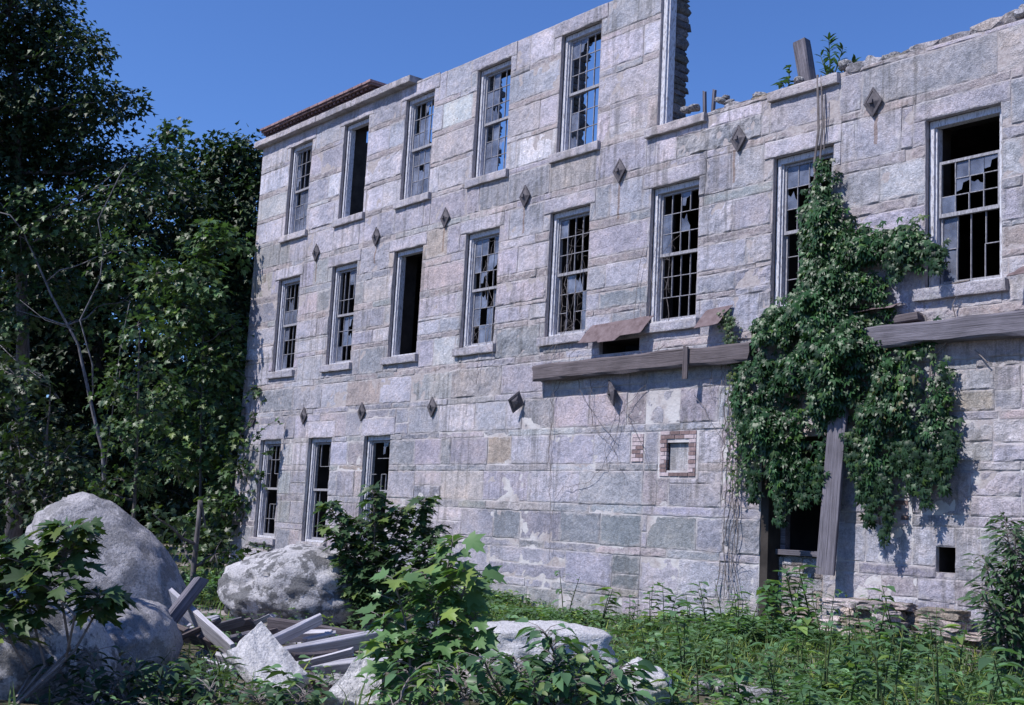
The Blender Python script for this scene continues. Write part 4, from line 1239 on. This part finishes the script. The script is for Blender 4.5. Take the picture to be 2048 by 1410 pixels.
sapling('leafy_bush', 'dark bush with narrow leaves at the right edge before the rubble footing', 2040, 13.6,
        [[(2030, 1200), (2020, 1100), (2010, 1040)], [(2040, 1200), (2050, 1120), (2060, 1050)], [(2000, 1250), (1985, 1180), (1970, 1120)], [(2010, 1280), (1990, 1230), (1965, 1190)], [(2045, 1280), (2040, 1220), (2030, 1160)], [(2060, 1250), (2080, 1150), (2090, 1080)], [(2020, 1300), (2000, 1270), (1985, 1250)], [(2050, 1320), (2030, 1280), (2020, 1240)], [(2040, 1250), (2030, 1150), (2030, 1070)], [(2060, 1280), (2060, 1200), (2050, 1120)], [(2030, 1260), (2005, 1200), (1995, 1150)], [(2050, 1300), (2050, 1230), (2045, 1180)]], 56, .16, (.055, .105, .048), LANCE, per=9, cat='bush', yellow=.05)

# plants growing on the wall top
for lab, px, y0, tops, lf, sd in (('spiky green weed growing on the wall top right of the timber stump', 1662, 132, [(1660, 80), (1690, 98), (1640, 112), (1708, 118)], .16, 61), ('broad leaved weed growing on the wall top left of the timber stump', 1577, 172, [(1583, 132), (1562, 160), (1600, 150)], .20, 62)):
    rng = np.random.default_rng(sd); x3, z3 = wall_at(px, y0, .3)
    t = empty('wall_weed', (x3, .3, 8.36)); tag(t, lab, 'weed')
    m = MB(); P, D, N = [], [], []
    for tx_, ty_ in tops:
        q = wall_at(tx_, ty_, .3); a = Vector((x3, .3, 8.34)); b_ = Vector((q[0], .3 + rng.normal() * .05, q[1]))
        m.tube([a, a.lerp(b_, .5), b_], [.012, .009, .005], 5)
        for i in range(34 if sd == 61 else 11):
            u = .25 + .75 * rng.random(); an = rng.random() * 2 * pi
            P.append(a.lerp(b_, u)); D.append(Vector((cos(an), sin(an), .7 if sd == 61 else .1))); N.append(Vector((-cos(an) * .5, -sin(an) * .5, 1)))
    m.build('stem', M['stem'], t); n = len(P)
    link('foliage', leaves_mesh('foliage', np.array(P), np.array(D), np.array(N), lf * (.6 + .6 * rng.random(n)), leaf_cols(rng, n, (.05, .10, .04)), LANCE if sd == 61 else OVATE, M['leaf'], True), t)
for px, py in ((1992, 53), (1937, 80)):
    x3, z3 = wall_at(px, py, .2); rng = np.random.default_rng(px)
    n = 60; P = np.array([x3, .2, 8.40])[None] + rng.normal(size=(n, 3)) * np.array([.07, .05, .03]); D = rng.normal(size=(n, 3)) + np.array([0, 0, .8])
    P[:, 2] = np.maximum(P[:, 2], 8.38) + (z3 - 8.40) * .8
    o = link('moss_tuft', leaves_mesh('moss_tuft', P, D, rng.normal(size=(n, 3)), .05 + .05 * rng.random(n), leaf_cols(rng, n, (.06, .06, .035)), LANCE, M['leaf']))
    tag(o, 'small dark moss tuft on the wall top near the right edge' if px > 1950 else 'smaller moss tuft on the wall top left of the dark one', 'moss')

# ------------------------------------------------------------------ climbing vine
POLY = [(1625, 308), (1662, 330), (1678, 395), (1690, 440), (1730, 448), (1790, 455), (1828, 425), (1848, 450), (1842, 485), (1890, 508), (1862, 530), (1800, 522), (1762, 545), (1765, 590), (1782, 620), (1788, 685), (1830, 690), (1858, 650), (1872, 700), (1893, 730), (1908, 800), (1900, 900), (1880, 935), (1862, 915), (1842, 970), (1806, 905), (1786, 960), (1774, 1070), (1760, 1060), (1748, 1000), (1722, 995), (1712, 920), (1700, 900), (1680, 872), (1662, 880), (1652, 930), (1640, 965), (1605, 975), (1575, 1015), (1550, 985), (1528, 945), (1492, 975), (1474, 880), (1460, 800), (1478, 725), (1500, 690), (1495, 640), (1540, 605), (1588, 590), (1600, 510), (1592, 425), (1622, 360)]
PW_ = np.array([wall_at(x, y, -.2) for x, y in POLY])
def inside(px, pz, poly):
    c = np.zeros(len(px), bool); j = len(poly) - 1
    for i in range(len(poly)):
        xi, zi = poly[i]; xj, zj = poly[j]
        h = ((zi > pz) != (zj > pz)) & (px < (xj - xi) * (pz - zi) / (zj - zi + 1e-12) + xi)
        c ^= h; j = i
    return c
def edge_dist(px, pz, poly):
    d = np.full(len(px), 9.0)
    for i in range(len(poly)):
        a = poly[i]; b_ = poly[(i + 1) % len(poly)]; ab = b_ - a
        t_ = (((px - a[0]) * ab[0] + (pz - a[1]) * ab[1]) / (ab @ ab)).clip(0, 1)
        d = np.minimum(d, np.hypot(px - a[0] - t_ * ab[0], pz - a[1] - t_ * ab[1]))
    return d
rng = np.random.default_rng(90)
n = 24000
px = rng.uniform(PW_[:, 0].min(), PW_[:, 0].max(), n); pz = rng.uniform(PW_[:, 1].min(), PW_[:, 1].max(), n)
# ragged outline
jx = px + .04 * rng.normal(size=n); jz = pz + .06 * rng.normal(size=n)
k = inside(jx, jz, PW_); px, pz = px[k], pz[k]
n = len(px)
ed = edge_dist(px, pz, PW_)
lobes = np.array([noise.noise(Vector((x * 1.5, z * 1.5, 4.4))) + .6 * noise.noise(Vector((x * 3.4, z * 3.4, 8.4))) for x, z in zip(px, pz)])
strand = np.array([noise.noise(Vector((x * 5.5, z * .55, 14.4))) for x, z in zip(px, pz)])
thick = (.06 + .34 * np.minimum(1, ed / .55) ** .7 * (1 + .9 * lobes)).clip(.05, .85)
keep = (rng.random(n) < (.35 + .8 * np.minimum(1, ed / .35))) & ~((strand < -.08) & (pz < 3.9) & (rng.random(n) < .72 * np.clip(1.4 - ed, .25, 1))) & ~((lobes < -.45) & (rng.random(n) < .7)) & ~((np.abs(px - wall_at(1520, 705, -.2)[0]) < .45) & (np.abs(pz - wall_at(1520, 705, -.2)[1]) < .14) & (rng.random(n) < .85))
keep &= ~((px > wall_at(1775, 800)[0]) & (pz < 4.0) & (rng.random(n) < .38))
px, pz, thick, lobes, ed = px[keep], pz[keep], thick[keep], lobes[keep], ed[keep]; n = len(px)
dep = thick * (.35 + .65 * rng.random(n) ** .5)
P = np.stack([px + .08 * dep, -.05 - dep, pz], 1)
D = np.stack([rng.normal(size=n) * .45, -.35 - .3 * rng.random(n), -1.0 + .35 * rng.normal(size=n)], 1)
N = np.stack([rng.normal(size=n) * .6 - .1, -.8 + .4 * rng.normal(size=n), .55 + .5 * rng.normal(size=n)], 1)
S = .115 * (.55 + .7 * rng.random(n))
C = leaf_cols(rng, n, (.024, .064, .022), .4, .08) * (1 + .25 * lobes[:, None]).clip(.5, 1.5)
tl = []
for tx_, ty0, ty1, w_ in ((1900, 860, 930, .06), (1865, 900, 960, .06), (1820, 900, 985, .07), (1795, 880, 940, .07), (1755, 930, 990, .06), (1720, 900, 1000, .06), (1888, 880, 985, .08), (1848, 900, 1010, .11), (1772, 940, 1085, .09), (1738, 960, 1050, .10), (1705, 860, 960, .10), (1560, 960, 1050, .08), (1605, 950, 1010, .09), (1638, 930, 1000, .08), (1505, 940, 1000, .08), (1820, 880, 960, .10), (1870, 480, 545, .08), (1790, 500, 560, .12)):
    for _ in range(95):
        u = rng.random(); yy = ty0 + (ty1 - ty0) * u; qx, qz = wall_at(tx_, yy, -.3)
        tl.append((qx + rng.normal() * w_ * (1 - .6 * u), -.22 - .12 * rng.random(), qz))
tl = np.array(tl); nt = len(tl)
P = np.concatenate([P, tl]); D = np.concatenate([D, np.stack([rng.normal(size=nt) * .4, -.2 + 0 * tl[:, 0], -1 + .2 * rng.normal(size=nt)], 1)])
N = np.concatenate([N, np.stack([rng.normal(size=nt) * .6, -.9 + .3 * rng.normal(size=nt), .4 + .4 * rng.normal(size=nt)], 1)])
S = np.concatenate([S, .10 * (.55 + .6 * rng.random(nt))]); C = np.concatenate([C, leaf_cols(rng, nt, (.02, .048, .018), .3, .08)])
px = np.concatenate([px, tl[:, 0]]); pz = np.concatenate([pz, tl[:, 2]]); n = len(px)
x0d, z0d = wall_at(1800, 800); dead = (np.hypot((px - x0d) / .55, (pz - z0d) / .8) < 1) & (rng.random(n) < .05)
C[dead] = np.array([.15, .14, .07]) * (.7 + .6 * rng.random((dead.sum(), 1)))
vine = empty('climbing_vine', (16.6, -.1, -.2)); tag(vine, 'large dense green creeper hanging over the wall, beam and doorway', 'vine')
link('foliage', leaves_mesh('foliage', P, D, N, S, C, CREEPER, M['creeper']), vine)
m = MB()
def wpts(lst, Y=-.05): return [Vector((wall_at(x, y, Y)[0], Y, wall_at(x, y, Y)[1])) for x, y in lst]
for path, r in (([(1635, 150), (1637, 260), (1628, 330), (1640, 450), (1620, 600), (1600, 800), (1590, 960)], .02), ([(1642, 150), (1646, 250), (1640, 320), (1600, 460), (1605, 560)], .014), ([(1650, 190), (1648, 300)], .008),
                ([(1850, 630), (1862, 700), (1860, 760)], .014), ([(1600, 480), (1620, 420), (1630, 400)], .02), ([(1930, 635), (1880, 700), (1860, 720)], .012), ([(1800, 690), (1770, 800), (1775, 900)], .012), ([(1920, 580), (1905, 610), (1912, 640)], .008), ([(1870, 575), (1940, 560)], .014), ([(1950, 700), (1975, 725)], .010), ([(1655, 690), (1690, 750), (1740, 900), (1760, 1050)], .015)):
    m.tube(wpts(path, -.08), [r] * len(path), 5)
m.build('stem', M['twig'], vine)
# thin creeper strand left of the big one
rng = np.random.default_rng(91)
st = empty('creeper_strand', (15.0, -.05, -.2)); tag(st, 'thin light green creeper strand climbing beside the rusty sheet', 'vine')
pa = [(1476, 980), (1475, 860), (1480, 760), (1470, 700), (1462, 650), (1458, 630)]
w_ = wpts(pa, -.08); m = MB(); m.tube(w_, [.012] * len(w_), 5); m.build('stem', M['twig'], st)
P = []
for i in range(520):
    s = rng.random() * (len(w_) - 1); j = int(s); q = w_[j].lerp(w_[j + 1], s - j); P.append(q + Vector((rng.normal() * .09, -.03 - .1 * rng.random(), rng.normal() * .05)))
n = len(P)
link('foliage', leaves_mesh('foliage', np.array(P), np.stack([rng.normal(size=n) * .5, -.3 * rng.random(n), -1 + .3 * rng.normal(size=n)], 1), np.stack([rng.normal(size=n) * .4, -1 + .2 * rng.normal(size=n), .5 + .3 * rng.normal(size=n)], 1), .055 * (.6 + .7 * rng.random(n)), leaf_cols(rng, n, (.05, .085, .035)), CREEPER, M['creeper']), st)

# bare vines on the wall
def bare_vine(label, lines, seed, r=.007, Y=-.06):
    rng = np.random.default_rng(seed)
    m = MB(); x0 = None
    for path, tw in lines:
        pts = wpts(path, Y); full = []
        for i in range(len(pts) - 1):
            kk = max(2, int((pts[i + 1] - pts[i]).length / .12))
            for j in range(kk):
                q = pts[i].lerp(pts[i + 1], j / kk); full.append(q + Vector((rng.normal() * .018, -abs(rng.normal()) * .02, rng.normal() * .012)))
        full.append(pts[-1])
        m.tube(full, [r * (1.15 - .5 * i / len(full)) for i in range(len(full))], 4, cap=False)
        for _ in range(tw):
            q = full[rng.integers(len(full))]; a = rng.random() * 2 * pi; ln = rng.uniform(.12, .5)
            pp = [q]; d = Vector((cos(a), 0, sin(a) - .3))
            for s in range(5):
                d = (d + Vector((rng.normal() * .35, 0, rng.normal() * .35 - .12))).normalized(); pp.append(pp[-1] + d * ln / 5 + Vector((0, -.012 * abs(rng.normal()), 0)))
            m.tube(pp, [r * .5, r * .45, r * .4, r * .35, r * .3, r * .25], 3, cap=False)
    o = m.build('bare_vine', M['twig']); tag(o, label, 'vine'); return o
bare_vine('tangle of bare vine stems hanging beside the creeper down to the ground', [([(1468, 730), (1462, 830), (1455, 950), (1448, 1060), (1452, 1150), (1447, 1200)], 6), ([(1478, 800), (1480, 900), (1470, 980), (1452, 1050), (1450, 1140), (1460, 1200)], 6), ([(1482, 850), (1475, 960), (1478, 1050), (1470, 1120), (1480, 1210)], 6), ([(1464, 700), (1458, 800), (1460, 930), (1472, 1040), (1466, 1130), (1452, 1190)], 5), ([(1450, 800), (1446, 1000)], 4), ([(1440, 1120), (1432, 1195)], 1), ([(1475, 1000), (1455, 1100), (1470, 1190)], 4)], 1, .010)
bare_vine('web of dry vine twigs below the left beam over the pale wall', [([(1150, 700), (1110, 790), (1100, 900), (1104, 1000), (1099, 1120)], 8), ([(1150, 740), (1170, 800), (1230, 880), (1210, 930), (1180, 965), (1130, 975), (1108, 1000), (1104, 1060)], 8), ([(1220, 760), (1235, 830), (1210, 900), (1220, 950)], 22), ([(1180, 740), (1185, 850), (1230, 900), (1250, 960)], 20), ([(1120, 740), (1105, 800), (1102, 880)], 10), ([(1290, 770), (1240, 830), (1230, 900)], 10), ([(1250, 820), (1290, 900), (1310, 960)], 8), ([(1390, 790), (1440, 870), (1460, 890)], 4)], 2, .005)
bare_vine('dry vine tangle across the middle window above the left end of the beam', [([(1110, 700), (1140, 620), (1165, 540), (1170, 440), (1185, 400)], 24), ([(1120, 690), (1125, 560), (1150, 470)], 18), ([(1100, 700), (1150, 640), (1160, 580)], 18), ([(1145, 500), (1130, 570), (1150, 660)], 14)], 3, .005)
bare_vine('dry vine twigs climbing over the window above the rusty sheets', [([(1300, 640), (1305, 540), (1320, 450), (1315, 400)], 14), ([(1310, 600), (1330, 500), (1360, 470)], 12), ([(1340, 660), (1335, 580), (1345, 480)], 10), ([(1270, 640), (1275, 560), (1290, 480)], 6)], 4, .005)
bare_vine('sparse dry vine in the window with a plain sill left of the beam', [([(975, 690), (985, 600), (970, 540), (990, 480)], 14), ([(930, 700), (960, 660), (990, 650)], 12), ([(955, 770), (960, 700), (950, 640)], 8), ([(985, 720), (990, 640)], 6)], 5, .005)
bare_vine('dry vine curtain hanging from the beam beside the creeper', [([(1440, 690), (1445, 760), (1440, 850)], 10), ([(1420, 690), (1425, 800)], 8), ([(1455, 690), (1450, 790)], 8), ([(1330, 690), (1300, 720), (1280, 700)], 4)], 6, .005)

# ------------------------------------------------------------------ ground cover
def in_view(x, y, z, mx=120):
    d = np.stack([x - CAM[0], y - CAM[1], z - CAM[2]], 1); zc = d @ F_
    u = 1024 + FPX * (d @ R_) / zc; v = 705 - FPX * (d @ U_) / zc
    return (zc > 6) & (u > -mx) & (u < 2048 + mx) & (v < 1700)
def debris(x, y):
    z = np.full(len(x), -.4)
    d = np.stack([x - CAM[0], y - CAM[1], z - CAM[2]], 1); zc = d @ F_
    u = 1024 + FPX * (d @ R_) / zc; v = 705 - FPX * (d @ U_) / zc
    return np.where((u > 330) & (u < 960) & (v > 1225), .10, np.where((u < 331), .25, np.where((u > 930) & (u < 1240) & (v > 1260) & (v < 1345), .3, 1.0)))
rng = np.random.default_rng(101)
n = 60000
x = rng.uniform(2, 25, n); y = rng.uniform(-13, -.12, n)
k = in_view(x, y, np.full(n, -.3)); x, y = x[k], y[k]
den = np.array([noise.noise(Vector((a * .55, b_ * .55, 2.2))) + .5 * noise.noise(Vector((a * 1.7, b_ * 1.7, 6.2))) for a, b_ in zip(x, y)])
keep = rng.random(len(x)) < (.20 + .48 * den).clip(.015, .6) * debris(x, y)
x, y, den = x[keep], y[keep], den[keep]
z = np.array([ground_z(a, b_) for a, b_ in zip(x, y)])
n = len(x)
hgt = (.12 + .16 * rng.random(n) + .18 * den.clip(0, 1)) 
nl = 10
P = np.repeat(np.stack([x, y, z], 1), nl, axis=0); h = np.repeat(hgt, nl); u = rng.random(n * nl)
ang = rng.random(n * nl) * 2 * pi; rad = .02 + .09 * rng.random(n * nl)
P[:, 0] += np.cos(ang) * rad; P[:, 1] += np.sin(ang) * rad; P[:, 2] += h * (.25 + .75 * u)
D = np.stack([np.cos(ang), np.sin(ang), .35 - .5 * rng.random(n * nl)], 1)
N = np.stack([.3 * rng.normal(size=n * nl), .3 * rng.normal(size=n * nl), np.ones(n * nl)], 1)
S = np.repeat(.06 + .15 * rng.random(n) ** 2, nl) * (.6 + .6 * rng.random(n * nl))
C = np.repeat(leaf_cols(rng, n, (.095, .175, .08), .30, .08), nl, axis=0) * (1 + .15 * rng.normal(size=(n * nl, 1))).clip(.5, 1.5)
o = link('weeds', leaves_mesh('weeds', P, D, N, S, C, OVATE, M['leaf'])); tag(o, 'low green leafy weeds covering the ground before the wall', 'weeds', kind='stuff')
# grass
n = 70000
x = rng.uniform(2, 25, n); y = rng.uniform(-13, -.1, n)
k = in_view(x, y, np.full(n, -.3)); x, y = x[k], y[k]
den = np.array([noise.noise(Vector((a * .7, b_ * .7, 12.2))) for a, b_ in zip(x, y)])
keep = rng.random(len(x)) < ((.22 + .6 * den) * np.where(y > -4.5, 2.2, 1.0)).clip(.02, 1) * debris(x, y); x, y = x[keep], y[keep]; n = len(x)
z = np.array([ground_z(a, b_) for a, b_ in zip(x, y)])
an = rng.random(n) * 2 * pi
D = np.stack([np.cos(an) * .45, np.sin(an) * .45, 1 + 0 * an], 1); N = np.stack([-np.cos(an), -np.sin(an), .6 + 0 * an], 1)
o = link('grass', leaves_mesh('grass', np.stack([x, y, z], 1), D, N, .12 + .26 * rng.random(n), leaf_cols(rng, n, (.12, .18, .075), .25, .2), BLADE, M['grass'])); tag(o, 'thin green grass blades among the weeds', 'grass', kind='stuff')

# single larger weeds, each a thing
def weed_mesh(seed, hgt, nl, leaf, tmpl, col):
    rng = np.random.default_rng(seed); m = MB(); P, D, N = [], [], []
    for s in range(rng.integers(2, 5)):
        a = rng.random() * 6.28; tip = Vector((cos(a) * .14, sin(a) * .14, hgt * rng.uniform(.7, 1.0)))
        m.tube([(0, 0, -.03), tuple(tip * .5 + Vector((0, 0, .03))), tuple(tip)], [.008, .006, .003], 4)
        for i in range(nl):
            u = .2 + .8 * (i + 1) / nl; an = i * 2.4 + rng.random(); q = tip * u
            P.append(q); D.append(Vector((cos(an), sin(an), .35 - .5 * rng.random()))); N.append(Vector((-.2 * cos(an), -.2 * sin(an), 1)))
    n = len(P)
    return m.mesh('stem', M['stem']), leaves_mesh('foliage', np.array(P), np.array(D), np.array(N), leaf * (.6 + .5 * rng.random(n)), leaf_cols(rng, n, col, .2, .1), tmpl, M['leaf'], True)
protos = [weed_mesh(200 + k, .62, 11, .19, OVATE, (.09, .18, .085)) for k in range(4)] + [weed_mesh(210 + k, .75, 13, .17, LANCE, (.085, .165, .08)) for k in range(3)]
rng = np.random.default_rng(300)
def weed(px, py, s, k, label, group):
    dep = 1.6 / max(.02, (py - 1046 + (px - 1024) * .054) / FPX)
    q = at(px, py, dep)
    if q.y > -.25:  # keep to the foot of the wall
        t_ = (-.25 - CAM[1]) / (q.y - CAM[1]); q = Vector(CAM) + (q - Vector(CAM)) * t_
    o = empty('tall_weed', (q.x, q.y, ground_z(q.x, q.y))); tag(o, label, 'weed', group)
    o.scale = (s, s, s); o.rotation_euler = (0, 0, rng.random() * 6.28)
    for nm, me in zip(('stem', 'foliage'), protos[k % len(protos)]):
        c = bpy.data.objects.new(nm, me); COL.objects.link(c); c.parent = o
for i, (px, py) in enumerate(((1330, 1245), (1480, 1265), (1540, 1262), (1590, 1270), (1650, 1262), (1700, 1275), (1745, 1290), (1800, 1290), (1420, 1250), (1260, 1250), (1200, 1240), (1130, 1235), (1850, 1300), (1910, 1300), (1575, 1235), (1600, 1240), (1630, 1238), (1560, 1240), (1650, 1240), (1712, 1240), (1870, 1262), (1760, 1262), (1800, 1268), (1835, 1265), (1890, 1275), (1735, 1262), (1500, 1240), (1450, 1240), (1380, 1238), (1300, 1238))):
    weed(px, py, rng.uniform(1.0, 1.6) * (1.1 if 1550 < px < 1660 and py < 1245 else 1), i, 'leafy green weed growing along the foot of the mill wall', 'weeds along the wall foot')
for i, (px, py) in enumerate(((1620, 1400), (1690, 1395), (1560, 1370), (1480, 1380), (1400, 1375), (1760, 1360), (1830, 1370), (1900, 1350), (1960, 1390), (2010, 1370), (1350, 1400), (1450, 1340), (1540, 1330), (1650, 1340), (1720, 1330), (1300, 1300), (1370, 1310), (1600, 1310), (1980, 1330), (1880, 1400), (1780, 1400), (2040, 1400))):
    weed(px, py, rng.uniform(.9, 1.5), i, 'broad leaved weed standing in the grass at the lower right', 'weeds in the lower right grass')
for i, (px, py) in enumerate(((620, 1260), (660, 1262), (700, 1255), (520, 1255), (480, 1248), (740, 1265), (575, 1262))):
    weed(px, py, rng.uniform(.6, .9), i, 'small leafy weed growing between the pale boulder and the boards', 'weeds below the pale boulder')
for i, (px, py) in enumerate(((445, 1400), (500, 1402), (395, 1400), (560, 1405), (640, 1405), (340, 1395), (300, 1402))):
    weed(px, py, rng.uniform(.25, .42), i + 3, 'small weed at the bottom edge below the white slab', 'weeds at the bottom edge')
# a tuft of long grass by the slab
rng = np.random.default_rng(310)
p = foot(446, 11.0); n = 60
an = rng.random(n) * 2 * pi; P = np.array(p)[None] + rng.normal(size=(n, 3)) * np.array([.13, .13, 0.02])
o = link('grass_tuft', leaves_mesh('grass_tuft', P, np.stack([np.cos(an) * .55, np.sin(an) * .55, 1 + 0 * an], 1), np.stack([-np.cos(an), -np.sin(an), .5 + 0 * an], 1), .22 + .28 * rng.random(n), leaf_cols(rng, n, (.06, .09, .05)), BLADE, M['grass']))
tag(o, 'tuft of long arching grass in front of the white slab', 'grass')

# a tree beside the photographer, outside the view: it shades the near left boulders
base = gnd(16.8, -15.6)
cS = []
for px_, py_, dp_ in ((250, 1320, 12), (200, 1350, 11.5), (60, 1340, 10.4), (0, 1320, 10), (130, 1380, 10.6)):
    q = at(px_, py_, dp_)
    for tt in (3.1,): cS.append((tuple(q + Vector((-.25, -1, 1.25)) * (tt + .3 * noise.noise(q * 3))), .55))
tree('maple_tree', 'maple standing just outside the left edge that shades the near boulders', base, [base + Vector((0, 0, 2)), base + Vector((.1, .2, 4)), base + Vector((0, .1, 5.8))], .11, cS, 70, .16, MAPLE_LO, MG, M['bark'], M['leaf'], sprays=90, per=12, srad=.32)
